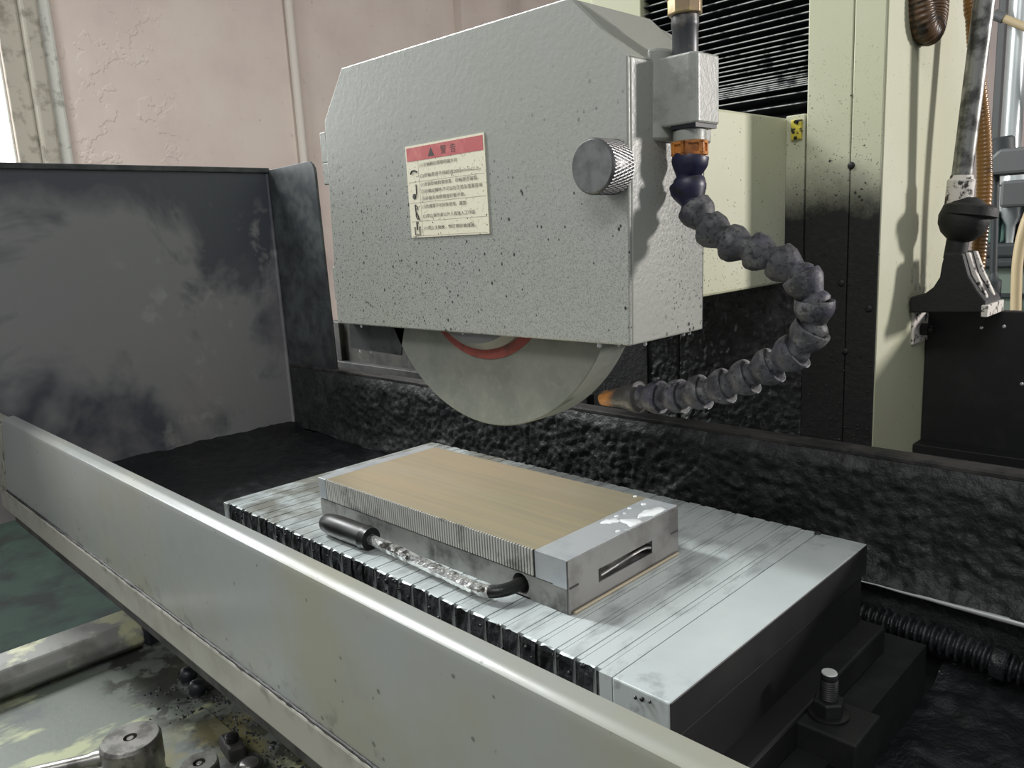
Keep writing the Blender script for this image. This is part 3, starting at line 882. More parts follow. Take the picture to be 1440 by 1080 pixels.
puddle(896, 737, 0.013, 0.010, lab_p[0])
puddle(918, 720, 0.009, 0.012, lab_p[1])
puddle(858, 733, 0.006, 0.007, lab_p[2])
for px, py, r in ((885, 715, .0014), (905, 709, .0022), (867, 726, .0016), (869, 747, .0017), (893, 698, .0015), (935, 718, .0014), (900, 727, .0018), (878, 722, .001), (889, 748, .0012)):
    puddle(px, py, r, r * 1.3, 'tiny milky coolant drop beside the puddles on the magnet block', 'coolant drops on the magnet block')

# ================================================================ lever with black grip, hooked in the block
lv_ = thing('lever_wrench', 'bent steel lever with black plastic grip hooked in the magnet block', 'wrench', (-0.55, 0.385, 1.0))
zr = 1.0075
P0 = Vector((-0.411, BY0 + 0.022, 1.0108))
P1 = Vector((-0.411, 0.3935, 1.0105))
path = [P0, Vector((-0.4112, 0.402, 1.0108)), Vector((-0.4135, 0.390, 1.0104)), Vector((-0.420, 0.3815, 1.0096)), Vector((-0.432, 0.3785, 1.009)), Vector((-0.455, 0.3790, 1.0088)), Vector((-0.600, 0.3872, 1.0102))]
pp = spline(path, 8)
ga = at(519, 757, 'z', 1.0105)
gb = at(455, 733, 'z', 1.0115)
pp = spline([P0, Vector((-0.4112, 0.400, 1.0108)), Vector((-0.4145, 0.3885, 1.0102)), Vector((-0.4225, 0.3815, 1.0094)), Vector((-0.436, 0.3795, 1.0088)), Vector((-0.47, 0.3810, 1.0088)), ga], 8)
ib = 24
MB().tube(pp[:ib + 1], 0.0054, 8).build('bent_end', 'dark_steel', lv_, smooth=60)
rod = pp[ib:]
rr = spline(rod[::4] + [rod[-1]], 10)
MB().tube(rr, [0.0052 + 0.0005 * fbm(q, 130, 3) for q in rr], 7).build('rod', 'worn_steel', lv_, smooth=40)
gd = (gb - ga)
gl = gd.length
prof = [(0, 0.0108), (0.004, 0.0118), (gl * 0.07, 0.0118), (gl * .12, 0.0110), (gl * .5, 0.0112), (gl * .75, 0.0108), (gl * .92, 0.0092), (gl * .98, 0.0065), (gl, 0.001)]
MB().lathe([(-0.003, 0.0062), (-0.003, 0.0108)] + prof, ga, gd, 24).build('grip', 'grip_black', lv_, smooth=50)

# ================================================================ wheel guard
GY0, GY1 = 0.525, 0.640
HEX = [(-0.831, 1.186), (-0.388, 1.186), (-0.384, 1.415), (-0.441, 1.470), (-0.774, 1.474), (-0.818, 1.423)]
g = thing('wheel_guard', 'grey painted sheet metal wheel guard with warning label and knurled knob', 'wheel guard', (-0.61, 0.58, 1.186))
# hollow shell: side walls and back; front cover is a part of its own
sh = MB()
inn = [(-0.826, 1.186), (-0.393, 1.186), (-0.389, 1.413), (-0.443, 1.465), (-0.772, 1.469), (-0.813, 1.421)]
nH = len(HEX)
matside = [None, 1, 2, 2, 0, 0]
for i in range(1, nH):
    j = (i + 1) % nH
    q = [HEX[i], HEX[j], inn[j], inn[i]]
    sh.prism(q, 'y', GY0 + 0.004, GY1, matside[i])
sh.prism(HEX, 'y', GY1 - 0.004, GY1, 3)
sh.build('shell', ['guard_paint', 'guard_side', 'guard_top', 'guard_inside'], g, bevel=0.0015)
MB().prism(HEX, 'y', GY0, GY0 + 0.004).build('front_cover', 'guard_paint', g, bevel=0.0014)
# rounded casting shoulder behind the sheet on the right
shp = [(-0.388, 0.556), (-0.3815, 0.562), (-0.378, 0.572), (-0.378, 0.640), (-0.39, 0.640)]
MB().prism([(u, v) for u, v in shp], 'z', 1.352, 1.425).build('shoulder', 'manifold_paint', g, bevel=0.003, smooth=50)
# curved rear cowl above the chamfer
cw = [(-0.40, 1.425), (-0.425, 1.452), (-0.455, 1.471), (-0.52, 1.476), (-0.52, 1.42), (-0.40, 1.40)]
MB().prism(cw, 'y', GY1 - 0.002, GY1 + 0.03).build('rear_cowl', 'guard_top', g, bevel=0.006, seg=3)
# manifold block for the coolant
mb = [(-0.389, 0.564), (-0.352, 0.564), (-0.3475, 0.5685), (-0.3475, 0.600), (-0.389, 0.600)]
MB().prism(mb, 'z', 1.3625, 1.4165).build('coolant_block', 'manifold_paint', g, bevel=0.0018)
MB().box((-0.372, 0.566, 1.3595), (-0.349, 0.598, 1.363)).build('gasket', 'black_rubber', g)
MB().lathe([(0, 0.0135), (0.008, 0.0135), (0.0085, 0.0115), (0.013, 0.0115)], (-0.3635, 0.580, 1.3505), (0, 0, 1), 24).build('threaded_neck', 'manifold_paint', g, smooth=40)
# knob
kn = MB()
kn.lathe([(0, 0.0205), (0.0012, 0.0215), (0.026, 0.0215), (0.0272, 0.0205)], (-0.400, GY0 - 0.0282, 1.332), (0, 1, 0), 48)
kno = kn.build('knob', 'knurled_steel', g, smooth=40)
rid = MB()
for hand in (-1, 1):
    for i in range(44):
        a = 2 * PI * i / 44
        pts_ = []
        for t in range(4):
            aa = a + hand * t * 0.13
            pts_.append((-0.400 + 0.0215 * math.cos(aa), GY0 - 0.0265 + t * 0.0083, 1.332 + 0.0215 * math.sin(aa)))
        rid.tube(pts_, 0.0006, 4)
rid.build('knurling', 'knurled_steel', kno)
MB().lathe([(0, 0.0200), (0.0006, 0.0204)], (-0.400, GY0 - 0.0288, 1.332), (0, 1, 0), 40).build('knob_face', 'knob_face', kno)
MB().lathe([(0, 0.012), (0.003, 0.012)], (-0.400, GY0 - 0.002, 1.332), (0, 1, 0), 24).build('knob_collar', 'black_steel', g)
# hinges on the left edge
for z0, z1 in ((1.377, 1.412), (1.352, 1.377), (1.215, 1.255)):
    MB().box((-0.8335 - 0.001, GY0 + 0.002, z0), (-0.8225 + 0.001 + (1.412 - z1) * -0.02, GY0 + 0.012, z1)).build('hinge', 'guard_paint', g, bevel=0.001)
hg = MB()
hg.tube([(-0.8335, GY0 + 0.008, 1.20), (-0.8335 + 0.006, GY0 + 0.008, 1.33)], 0.0035, 10)
hg.build('hinge_pin', 'dark_steel', g, smooth=60)
# lower left skirt flap
MB().prism([(-0.835, 1.19), (-0.72, 1.19), (-0.735, 1.150), (-0.838, 1.152)], 'y', 0.545, 0.548).build('skirt_flap', 'guard_inside', g)
# label: plate, red header, rules, lettering, pictograms
LX0, LX1, LZ0, LZ1 = -0.6695, -0.5495, 1.2845, 1.3775
LY = GY0 - 0.0001
lbp = MB().box((LX0, LY - 0.0009, LZ0), (LX1, LY + 0.0002, LZ1)).build('warning_label', 'label_white', g)
lbp['label'] = 'cream warning label with red header and Chinese text'
LF = LY - 0.0010
MB().box((LX0 + 0.002, LF - 0.0001, LZ1 - 0.0155), (LX1 - 0.002, LF + 0.0003, LZ1 - 0.002)).build('red_header', 'label_red', lbp)
rows = [LZ1 - 0.0155, LZ1 - 0.0365, LZ1 - 0.0575, LZ1 - 0.0765, LZ0 + 0.0015]
ru = MB()
for z in rows[1:]:
    ru.box((LX0 + 0.002, LF, z - 0.00012), (LX1 - 0.002, LF + 0.0002, z + 0.00012))
ru.box((LX0 + 0.0195, LF, rows[-1]), (LX0 + 0.0197, LF + 0.0002, rows[0]))
ru.build('ruled_lines', 'label_ink', lbp)


def text_mesh(body, name, mat_, parent, x0, x1, zc, h):
    cu = bpy.data.curves.new('t', 'FONT')
    cu.body = body
    cu.size = 1
    to = bpy.data.objects.new('t', cu)
    col.objects.link(to)
    dg = bpy.context.evaluated_depsgraph_get()
    dg.update()
    me = bpy.data.meshes.new_from_object(to.evaluated_get(dg))
    bpy.data.objects.remove(to)
    vs = [v.co.copy() for v in me.vertices]
    if not vs:
        return
    ax0, ax1 = min(v.x for v in vs), max(v.x for v in vs)
    az0, az1 = min(v.y for v in vs), max(v.y for v in vs)
    m = MB()
    m.v = [Vector((x0 + (v.x - ax0) / (ax1 - ax0) * (x1 - x0), LF - 0.0002, zc + ((v.y - az0) / (az1 - az0) - 0.5) * h)) for v in vs]
    m.f = [list(p.vertices) for p in me.polygons]
    m.m = [0] * len(m.f)
    m.build(name, mat_, parent, fix=False)


text_mesh('警  告', 'header_text', 'label_ink_dark', lbp, -0.613, -0.590, LZ1 - 0.0088, 0.0085)
MB().prism([(-0.633, LZ1 - 0.0132), (-0.623, LZ1 - 0.0132), (-0.628, LZ1 - 0.0045)], 'y', LF - 0.0002, LF).build('warning_triangle', 'label_ink_dark', lbp)
tx0 = LX0 + 0.022
lines = [('(1)主軸轉向需順時鐘方向', 0, 0, 2, .62), ('(2)砂輪周速不得超過2000m/min以上。', 0, 1, 2, .97),
         ('(1)安裝砂輪前需檢查、砂輪是否破裂。', 1, 0, 3, .93), ('(2)砂輪試轉時,不可站在正面及周圍區域', 1, 1, 3, .98), ('(3)砂輪安裝前需做好動平衡。', 1, 2, 3, .72),
         ('(1)防護罩不可拆除使用、嚴禁', 2, 0, 2, .72), ('(2)禁止操作者以外人員進入工作區', 2, 1, 2, .85),
         ('(1)停止主軸後、再打開砂輪護蓋。', 3, 0, 1, .85)]
for body, r_, i_, n_, wd in lines:
    h_ = rows[r_] - rows[r_ + 1]
    zc = rows[r_] - h_ * (i_ + 0.5 + 0.0) / n_ if n_ > 1 else rows[r_] - h_ * 0.5
    text_mesh(body, 'label_text', 'label_ink', lbp, tx0, tx0 + (LX1 - 0.004 - tx0) * wd, zc, 0.0046)
pc = MB()
cx = LX0 + 0.011


def pic(pts_, r):
    pc.tube([(cx + u, LF - 0.0001, z) for u, z in pts_], r, 5)


zz = [(rows[i] + rows[i + 1]) / 2 for i in range(4)]
pic([(-0.005, zz[0] - 0.002), (-0.002, zz[0] + 0.001), (0.002, zz[0] + 0.0012), (0.006, zz[0] - 0.0005)], 0.0009)
pic([(0.003, zz[1] + 0.008), (0.0028, zz[1] - 0.001), (0.0, zz[1] - 0.005)], 0.0006)
pc.lathe([(0, 0.003), (0.0002, 0.003)], (cx - 0.001, LF - 0.0002, zz[1] - 0.004), (0, 1, 0), 12)
pc.lathe([(0, 0.0016), (0.0002, 0.0016)], (cx - 0.0005, LF - 0.0002, zz[2] + 0.0065), (0, 1, 0), 10)
pic([(-0.001, zz[2] + 0.005), (-0.0002, zz[2]), (0.003, zz[2] - 0.004), (0.004, zz[2] - 0.008)], 0.0007)
pic([(-0.0002, zz[2]), (-0.0005, zz[2] - 0.004), (0.002, zz[2] - 0.0075)], 0.0006)
pic([(-0.001, zz[2] + 0.004), (0.003, zz[2] + 0.003), (0.0025, zz[2] + 0.006)], 0.0005)
pic([(-0.004, zz[3] + 0.002), (-0.004, zz[3] - 0.006), (0.004, zz[3] - 0.006), (0.004, zz[3] + 0.002)], 0.0005)
pic([(0, zz[3] + 0.007), (0, zz[3] - 0.001)], 0.0009)
pc.build('pictograms', 'label_ink_dark', lbp)

# water drops hanging from the guard's lower edge
PAIR = 'one of two neighbouring water drops under the side wall of the guard'
DROPS = ((843, 489, .0022, .528, 1.1863, 'largest water drop under the guard front edge, above the wheel rim'),
         (900, 485, .0018, .55, 1.1863, 'water drop under the guard side wall close to the front corner'),
         (508, 457, .0016, .527, 1.1863, 'water drop on the guard front edge above the dark skirt flap'),
         (651, 470, .0012, .527, 1.1863, 'small water drop on the guard front edge above the red washer'),
         (962, 473, .0016, .61, 1.1863, PAIR), (967, 472, .0016, .62, 1.1863, PAIR),
         (870, 488, .001, .527, 1.1863, 'tiny water drop on the guard front edge beside the largest drop'),
         (507, 498, .0018, .5465, 1.1508, 'larger water drop hanging from the dark skirt flap'),
         (522, 500, .0013, .5465, 1.1508, 'smaller water drop hanging from the dark skirt flap'))
for px, py, r, yy, zd, lab in DROPS:
    c = at(px, py, 'y', yy)
    if yy > 0.53 and zd > 1.18:
        c.x = -0.3905
    dr = MB().lathe([(-r * 2.2, 0.0002), (-r * 1.9, r * .7), (-r * 1.2, r), (-r * .5, r * .85), (0.0006, r * .7)], (c.x, yy, zd), (0, 0, 1), 14)
    tag(dr.build('water_drop', 'droplet', None, smooth=80), lab, 'droplet', 'water drops under the wheel guard')

# ================================================================ grinding wheel
WC = Vector((-0.5885, 0.545, 1.261))
wh = thing('grinding_wheel', 'large grey abrasive grinding wheel with red centre washer under the guard', 'grinding wheel', (WC.x, WC.y + 0.02, WC.z - 0.174))
R_ = 0.1745
MB().lathe([(0, 0.06), (0, R_ - 0.0012), (0.0012, R_), (0.0388, R_), (0.04, R_ - 0.0012), (0.04, 0.06)], WC, (0, 1, 0), 128, mis=[0, 0, 0, 0, 0]).build('abrasive_disc', ['abrasive'], wh, smooth=30)
MB().lathe([(0, 0.104), (0.0012, 0.104)], WC - Vector((0, 0.001, 0)), (0, 1, 0), 96).build('blotter', 'blotter_red', wh)
MB().lathe([(0, 0.075), (0.0015, 0.086), (0.010, 0.0935), (0.016, 0.0935)], WC - Vector((0, 0.0155, 0)), (0, 1, 0), 96).build('flange', 'flange_steel', wh, smooth=30)
MB().lathe([(0, 0.016), (0.06, 0.016)], WC + Vector((0, 0.039, 0)), (0, 1, 0), 24).build('spindle_nose', 'dark_steel', wh, smooth=40)

# ================================================================ coolant feed: upper pipe, segmented hose, nozzle
HX, HY = -0.3635, 0.580
hz = thing('coolant_hose', 'segmented dark plastic coolant hose curling from the guard to a nozzle', 'hose', (HX, HY, 1.10))
nut = MB()
nut.lathe([(0, 0.0125), (0.002, 0.0140), (0.012, 0.0140), (0.014, 0.0128)], (HX, HY, 1.3375), (0, 0, 1), 6)
for i in range(6):
    a = PI / 6 + 2 * PI * i / 6
nut.build('orange_nut', 'orange_plastic', hz, bevel=0.0008)
# raised window frames on the nut's flats
u0 = Vector((0, 0, 1)).orthogonal().normalized()
v0 = Vector((0, 0, 1)).cross(u0)
nf = MB()
for i in range(6):
    a = 2 * PI * (i + 0.5) / 6
    nrm = u0 * math.cos(a) + v0 * math.sin(a)
    tng = Vector((0, 0, 1)).cross(nrm)
    c = Vector((HX, HY, 1.3445)) + nrm * 0.01212
    for (du, dv, hu, hv) in ((-0.0055, 0, 0.0014, 0.0052), (0.0055, 0, 0.0014, 0.0052), (0, 0.0045, 0.0069, 0.0012), (0, -0.0045, 0.0069, 0.0012)):
        q = []
        for dn in (-0.0005, 0.0016):
            for su, sv in ((-1, -1), (1, -1), (1, 1), (-1, 1)):
                q.append(c + tng * (du + su * hu) + Vector((0, 0, dv + sv * hv)) + nrm * dn)
        nf.add(q, [(0, 3, 2, 1), (4, 5, 6, 7), (0, 1, 5, 4), (1, 2, 6, 5), (2, 3, 7, 6), (3, 0, 4, 7)])
nf.build('nut_ribs', 'orange_plastic', hz, bevel=0.0003)
MB().lathe([(0, 0.0118), (0.0035, 0.0122)], (HX, HY, 1.3345), (0, 0, 1), 24).build('orange_ring', 'orange_plastic', hz, smooth=40)
cpx = [(970, 229, .580), (966, 262, .578), (980, 300, .576), (1008, 330, .575), (1040, 346, .575), (1074, 357, .576), (1106, 372, .577), (1132, 394, .578), (1146, 424, .579), (1145, 456, .580), (1128, 486, .580), (1096, 508, .579), (1060, 526, .577), (1027, 540, .575), (993, 550, .573), (958, 557, .572), (924, 559, .572), (902, 558, .572)]
cp = [at(a, b_, 'y', y_) for a, b_, y_ in cpx]
cp[0].x, cp[0].y = HX, HY
fine = spline(cp, 20)
# arc-length table
acc = [0]
for i in range(1, len(fine)):
    acc.append(acc[-1] + (fine[i] - fine[i - 1]).length)


def along(s_):
    if s_ <= 0:
        return fine[0] + (fine[0] - fine[1]).normalized() * (-s_)
    for i in range(1, len(acc)):
        if acc[i] >= s_:
            t = (s_ - acc[i - 1]) / (acc[i] - acc[i - 1])
            return fine[i - 1].lerp(fine[i], t)
    return fine[-1]


NS = 17
Ls = acc[-1] + 0.006
stp = Ls / NS
RS = 0.0150
for i in range(NS):
    s0 = -0.006 + i * stp
    a, b_ = along(s0), along(s0 + stp)
    d = (b_ - a).normalized()
    L_ = (b_ - a).length
    prof = [(0.0012, 0.0112), (0.0, 0.0122), (0.0, RS - 0.0004), (0.0008, RS), (0.0065, RS), (0.0095, RS * 0.93), (L_ * 0.72, RS * 0.70), (L_ * 0.84, RS * 0.62), (L_ * 0.96, RS * 0.72), (L_ * 1.12, RS * 0.76), (L_ * 1.22, RS * 0.66)]
    mm = MB().lathe(prof, a, d, 26)
    if i > 1:
        for q in mm.v:
            q += (q - (a + d * (q - a).dot(d))).normalized() * (0.0006 * fbm(q, 120, 3))
    mm.build('hose_segment', 'hose_plastic_blue' if i < 2 else 'hose_plastic', hz, smooth=55)
    if i in (10, 11, 12, 13, 14, 15):
        # pale water crescent, modelled to stand in for the glint on the wet rim
        uu = d.orthogonal().normalized()
        vv = d.cross(uu)
        dn = Vector((0, 0, -1)) - d * (-d.z)
        dn.normalize()
        sd_ = d.cross(dn)
        arc = [a + d * 0.0004 + (dn * math.cos(t) + sd_ * math.sin(t)) * (RS + 0.0002) for t in [(-0.1 + 0.09 * k_) * (-1) for k_ in range(12)]]
        MB().tube(arc, [0.0003 + 0.0007 * math.sin(PI * k_ / 11) for k_ in range(12)], 6).build('water_glint', 'droplet', hz, smooth=60)
na, nb = along(acc[-1]), at(846, 560, 'y', 0.572)
nd = nb - na
MB().lathe([(0, RS * .7), (0.002, RS * .98), (0.006, RS), (0.010, RS * .92), (0.013, RS * .80), (nd.length * .55, RS * .62), (nd.length * .97, RS * .46), (nd.length, RS * .36)], na, nd, 26).build('nozzle', 'nozzle', hz, smooth=45)

pu = thing('coolant_pipe', 'dark vertical coolant pipe with brass hex fitting above the guard', 'pipe', (HX - 0.006, HY, 1.4165))
PX = -0.3668
MB().lathe([(0, 0.0102), (0.004, 0.0104), (0.022, 0.0104), (0.023, 0.0110), (0.026, 0.0110), (0.034, 0.0106)], (PX, HY, 1.416), (0, 0, 1), 24).build('pipe', 'pipe_dark', pu, smooth=40)
MB().lathe([(0, 0.0128), (0.001, 0.0140), (0.012, 0.0140), (0.013, 0.0134)], (PX, HY, 1.4475), (0, 0, 1), 8).build('hex_fitting', 'brass_fitting', pu, bevel=0.0006)
MB().lathe([(0, 0.0148), (0.001, 0.0152), (0.03, 0.0152), (0.032, 0.013), (0.05, 0.013), (0.052, 0.010), (0.55, 0.010)], (PX, HY, 1.4600), (0, 0, 1), 24).build('valve_body', 'brass_fitting', pu, smooth=40)
MB().lathe([(0, 0.004), (0.004, 0.004), (0.0045, 0.003)], (PX + 0.004, HY - 0.0145, 1.4745), (0.2, -1, 0), 6).build('set_screw', 'dark_steel', pu)

# ================================================================ spindle housing
CYF = 0.93
so_ = thing('spindle_housing', 'cream spattered box housing joining the wheel guard to the column', 'spindle housing', (-0.6, 0.78, 1.205))
MB().box((-0.75, GY1 - 0.002, 1.205), (-0.45, CYF + 0.012, 1.402)).build('casing', 'cream_housing', so_, bevel=0.003)
MB().box((-0.74, 0.70, 1.401), (-0.46, CYF, 1.404)).build('top_cover', 'guard_top', so_)

# ================================================================ column
cm = thing('machine_column', 'cream grinder column, black with sludge on its lower half', 'machine column', (-0.6, 1.09, 0.0))
MB().box((-0.80, CYF + 0.03, 0.0), (-0.3385, 1.255, 2.1)).build('column_body', 'cream_column', cm, bevel=0.003)
MB().box((-0.424, CYF, 0.86), (-0.3725, CYF + 0.032, 2.1)).build('front_cover', 'cream_column', cm, bevel=0.0012)
MB().box((-0.3715, CYF, 0.86), (-0.3375, CYF + 0.032, 2.1)).build('front_cover', 'cream_column', cm, bevel=0.0012)
MB().box((-0.74, CYF, 0.86), (-0.657, CYF + 0.032, 2.1)).build('front_cover', 'cream_column', cm, bevel=0.0012)
MB().box((-0.3385, CYF + 0.002, 0.86), (-0.336, 1.256, 2.1)).build('side_cover', 'cream_side', cm)


def apron(u, v):
    x = -0.70 + u * 0.274
    z = 0.86 + v * 0.43
    seam = 0.004 if abs(x + 0.606) < 0.0016 else 0
    d = abs(fbm((x, 0, z), 60, 4)) * 0.004 + fbm((x, 2, z), 130, 3) * 0.0014
    return (x, CYF + 0.004 + seam - max(0, d) * min(1, max(0, (1.26 - z) / 0.06)), z)


MB().grid(apron, 150, 190).build('sludged_apron', 'sludge', cm, smooth=180, fix=False)
MB().box((-0.70, CYF + 0.006, 0.86), (-0.426, CYF + 0.03, 1.402)).build('slide_plate', 'cream_column', cm)
MB().box((-0.450, CYF + 0.001, 1.20), (-0.4265, CYF + 0.02, 1.404)).build('slide_edge', 'cream_column', cm, bevel=0.001)
yp = MB().box((-0.4425, CYF - 0.0025, 1.375), (-0.4295, CYF + 0.002, 1.398)).build('wiper_plate', 'yellow_plate', cm, bevel=0.001)
for zq in (1.377, 1.3955):
    MB().lathe([(0, 0.0022), (0.0015, 0.002)], (-0.436, CYF - 0.004, zq), (0, 1, 0), 10).build('screw', 'dark_steel', yp)
for px, py in ((1197, 233), (1183, 398), (1222, 434), (1188, 494)):
    c = at(px, py, 'y', CYF)
    MB().lathe([(0, 0.0022), (0.0012, 0.0042), (0.0022, 0.0044)], (c.x, CYF - 0.0018, c.z), (0, 1, 0), 14).build('bolt_head', 'black_steel', cm, smooth=50)
lob = MB()
for i in range(70):
    xx = random.uniform(-0.424, -0.338)
    zz_ = 1.0 + abs(random.gauss(0, 0.16))
    r = random.uniform(0.0006, 0.0016)
    lob.lathe([(-r, r * .4), (0, r), (r, r * .4)], (xx, CYF - r * .3, zz_), (0, 1, 0.1), 6)
tag(lob.build('sludge_spatter', 'sludge', cm, smooth=70), None, kind='stuff')

# bellows way cover: one object per pleat
bw = thing('way_bellows', 'black pleated bellows with pale fold edges covering the column slideway', 'bellows', (-0.54, CYF + 0.02, 1.402))
zs_ = []
for pxy in (790, 720, 640, 590, 575, 560, 545, 525, 510, 485, 455, 412, 378, 340, 305, 265, 222, 175, 117, 60, 5):
    zs_.append(at(1146.3, pxy * 0.19444, 'y', CYF).z)
while zs_[-1] < 2.07:
    zs_.append(zs_[-1] + 0.0095)
zs_[0] = 1.403
for i in range(len(zs_) - 1):
    z0, z1 = zs_[i], zs_[i + 1]
    h = z1 - z0
    dpt = 0.016
    pl = MB()
    yf = CYF + 0.008
    # two leaves of the fold meeting in a valley, with a thin pale rim at the ridge
    pr = [(yf, z0), (yf + dpt, z0 + h * .5), (yf, z1), (yf + 0.001, z1), (yf + dpt + 0.002, z0 + h * .5), (yf + 0.001, z0)]
    pl.prism(pr, 'x', -0.657, -0.4245, 0)
    pl.box((-0.657, yf - 0.0012, z1 - 0.00055), (-0.4245, yf + 0.0012, z1 + 0.00055), 1)
    pl.build('pleat', ['pleat_black', 'pleat_edge'], bw)
MB().box((-0.657, CYF + 0.026, 1.40), (-0.4245, CYF + 0.029, zs_[-1])).build('bellows_backing', 'pleat_black', bw)

# saddle panel behind the tray on the left, black board on the right
sp = thing('saddle_panel', 'dirty brown metal saddle panel behind the tray below the guard', 'panel', (-1.2, 0.95, 0.0))
MB().box((-1.56, 0.93, 0.0), (-0.9, 0.945, 1.115)).build('sheet', 'brown_panel', sp, bevel=0.002)
MB().box((-1.56, 0.915, 1.012), (-0.76, 0.932, 1.03)).build('ledge', 'dark_iron', sp, bevel=0.002)
MB().box((-1.47, 0.92, 1.03), (-1.452, 0.932, 1.115)).build('stiffener', 'brown_panel', sp, bevel=0.002)
bp_ = thing('rear_board', 'flat black rear splash board beside the cream column', 'splash board', (0.1, 1.12, 0.0))
MB().box((-0.335, 1.10, 0.0), (0.75, 1.115, 1.158)).build('board', 'black_steel', bp_, bevel=0.001)
MB().box((-0.335, 1.07, 0.955), (0.75, 1.10, 0.983)).build('ledge', 'black_steel', bp_, bevel=0.001)
for px, py in ((1380, 461), (1412, 459), (1437, 540)):
    c = at(px, py, 'y', 1.10)
    MB().lathe([(0, 0.001), (0.0008, 0.0022)], (c.x, 1.0992, c.z), (0, 1, 0), 10).build('rivet', 'bright_steel', bp_)

# ================================================================ machine lamp arm bolted to the column side
LYC = 1.06
lm = thing('lamp_arm', 'blackened lamp arm with ball joint bolted to the column side', 'lamp arm', (-0.29, LYC, 1.118))
MB().box((-0.3362, 1.047, 1.118), (-0.333, 1.132, 1.162)).build('mount_plate', 'lamp_worn', lm, bevel=0.001)
for yy, zz_ in ((1.075, 1.135), (1.112, 1.141)):
    bo = MB().lathe([(0, 0.0085), (0.008, 0.0085), (0.009, 0.007)], (-0.333, yy, zz_), (1, 0, 0), 6).build('bolt', 'lamp_black', lm, bevel=0.0005)
    MB().lathe([(0, 0.0045), (0.006, 0.0045)], (-0.3245, yy, zz_), (1, 0, 0), 12).build('stud_end', 'dark_steel', bo, smooth=40)
pf = [(1284, 440), (1386, 440), (1386, 424), (1374, 408), (1362, 388), (1353, 356), (1328, 356), (1324, 372), (1321, 390), (1312, 404), (1300, 413), (1284, 418)]
poly = [(at(a, b_, 'y', LYC - 0.03).x, at(a, b_, 'y', LYC - 0.03).z) for a, b_ in pf]
poly[0] = (-0.334, poly[0][1])
poly[-1] = (-0.334, poly[-1][1])
MB().prism(poly, 'y', LYC - 0.03, LYC + 0.035).build('foot', 'lamp_black', lm, bevel=0.002)
x1 = poly[1][0]
MB().prism([(LYC - 0.034, poly[0][1] - 0.002), (LYC + 0.036, poly[0][1] - 0.002), (LYC + 0.036, poly[0][1] + 0.012), (LYC - 0.034, poly[0][1] + 0.012)], 'x', x1 - 0.004, x1 + 0.003).build('foot_end', 'lamp_worn', lm, bevel=0.001)
for yo in (-0.018, 0.012):
    MB().prism([(poly[5][0], poly[5][1]), (poly[4][0], poly[4][1]), (x1 - 0.003, poly[2][1]), (x1 - 0.003, poly[2][1] + 0.005), (poly[4][0] + 0.005, poly[4][1] + 0.002), (poly[5][0] + 0.004, poly[5][1])], 'y', LYC + yo, LYC + yo + 0.008).build('rib', 'lamp_worn', lm, bevel=0.001)
nk = at(1343, 350, 'y', LYC)
bc = at(1361, 308, 'y', LYC)
MB().lathe([(0, 0.0125), (0.03, 0.0125), (0.035, 0.011)], (nk.x, LYC, nk.z - 0.012), (0.12, 0, 1), 20).build('neck', 'lamp_black', lm, smooth=40)
bj = MB().lathe([(-0.027, 0.008), (-0.024, 0.015), (-0.016, 0.023), (-0.006, 0.0275), (0.004, 0.028), (0.013, 0.025), (0.021, 0.018), (0.026, 0.010)], (bc.x - 0.004, LYC, bc.z), (0.1, 0, 1), 28).build('ball_joint', 'lamp_black', lm, smooth=60)
MB().lathe([(0.0, 0.0255), (0.002, 0.0305), (0.012, 0.0295), (0.015, 0.024)], (bc.x + 0.001, LYC, bc.z + 0.002), (0.12, 0.1, 1), 28).build('clamp_collar', 'lamp_black', bj, smooth=40)
tb = at(1350, 268, 'y', LYC)
tt = at(1392, -60, 'y', LYC)
tt = tb + (tt - tb) * 2.0
td = (tt - tb)
MB().lathe([(-0.028, 0.0150), (0.012, 0.0150), (0.014, 0.0130), (0.018, 0.0118)], tb, td, 22).build('sleeve', 'lamp_worn', lm, smooth=40)
MB().lathe([(0, 0.0112), (td.length, 0.0112)], tb, td, 22).build('tube', 'lamp_tube', lm, smooth=40)

# flexible brown conduits


def conduit(name, pts_, r, mat_, label):
    o = thing(name, label, 'conduit', pts_[0])
    ps_ = spline(pts_, 70)
    acc_ = 0
    rad = []
    for i, q in enumerate(ps_):
        if i:
            acc_ += (q - ps_[i - 1]).length
        rad.append(r * (1 + 0.04 * math.sin(acc_ / 0.0048 * 2 * PI)))
    MB().tube(ps_, rad, 16).build('flexible_tube', mat_, o, smooth=70)
    MB().lathe([(0, r * 1.15), (0.02, r * 1.15)], ps_[0], ps_[0] - ps_[1], 16).build('end_fitting', 'dark_steel', o, smooth=40)


conduit('flexible_conduit', [at(1356, -60, 'y', 1.12) + Vector((-0.01, 0, 0.45)), at(1366, -60, 'y', 1.12), at(1369, 30, 'y', 1.12), at(1375, 110, 'y', 1.12), at(1383, 190, 'y', 1.12), at(1384, 270, 'y', 1.12), at(1377, 350, 'y', 1.12), at(1368, 420, 'y', 1.12)], 0.0088, 'conduit_brown', 'brown ribbed conduit running down behind the lamp arm tube')
conduit('flexible_conduit', [at(1284, -80, 'y', 1.00) + Vector((0, 0, 0.4)), at(1284, -80, 'y', 1.00), at(1289, -20, 'y', 1.00), at(1296, 25, 'y', 1.005), at(1303, 44, 'y', 1.02), at(1309, 42, 'y', 1.045), at(1314, 20, 'y', 1.06), at(1317, -30, 'y', 1.065), at(1318, -90, 'y', 1.065), at(1318, -90, 'y', 1.065) + Vector((0, 0, 0.4))], 0.0145, 'conduit_brown_dark', 'thick brown ribbed conduit hanging in a loop beside the column')

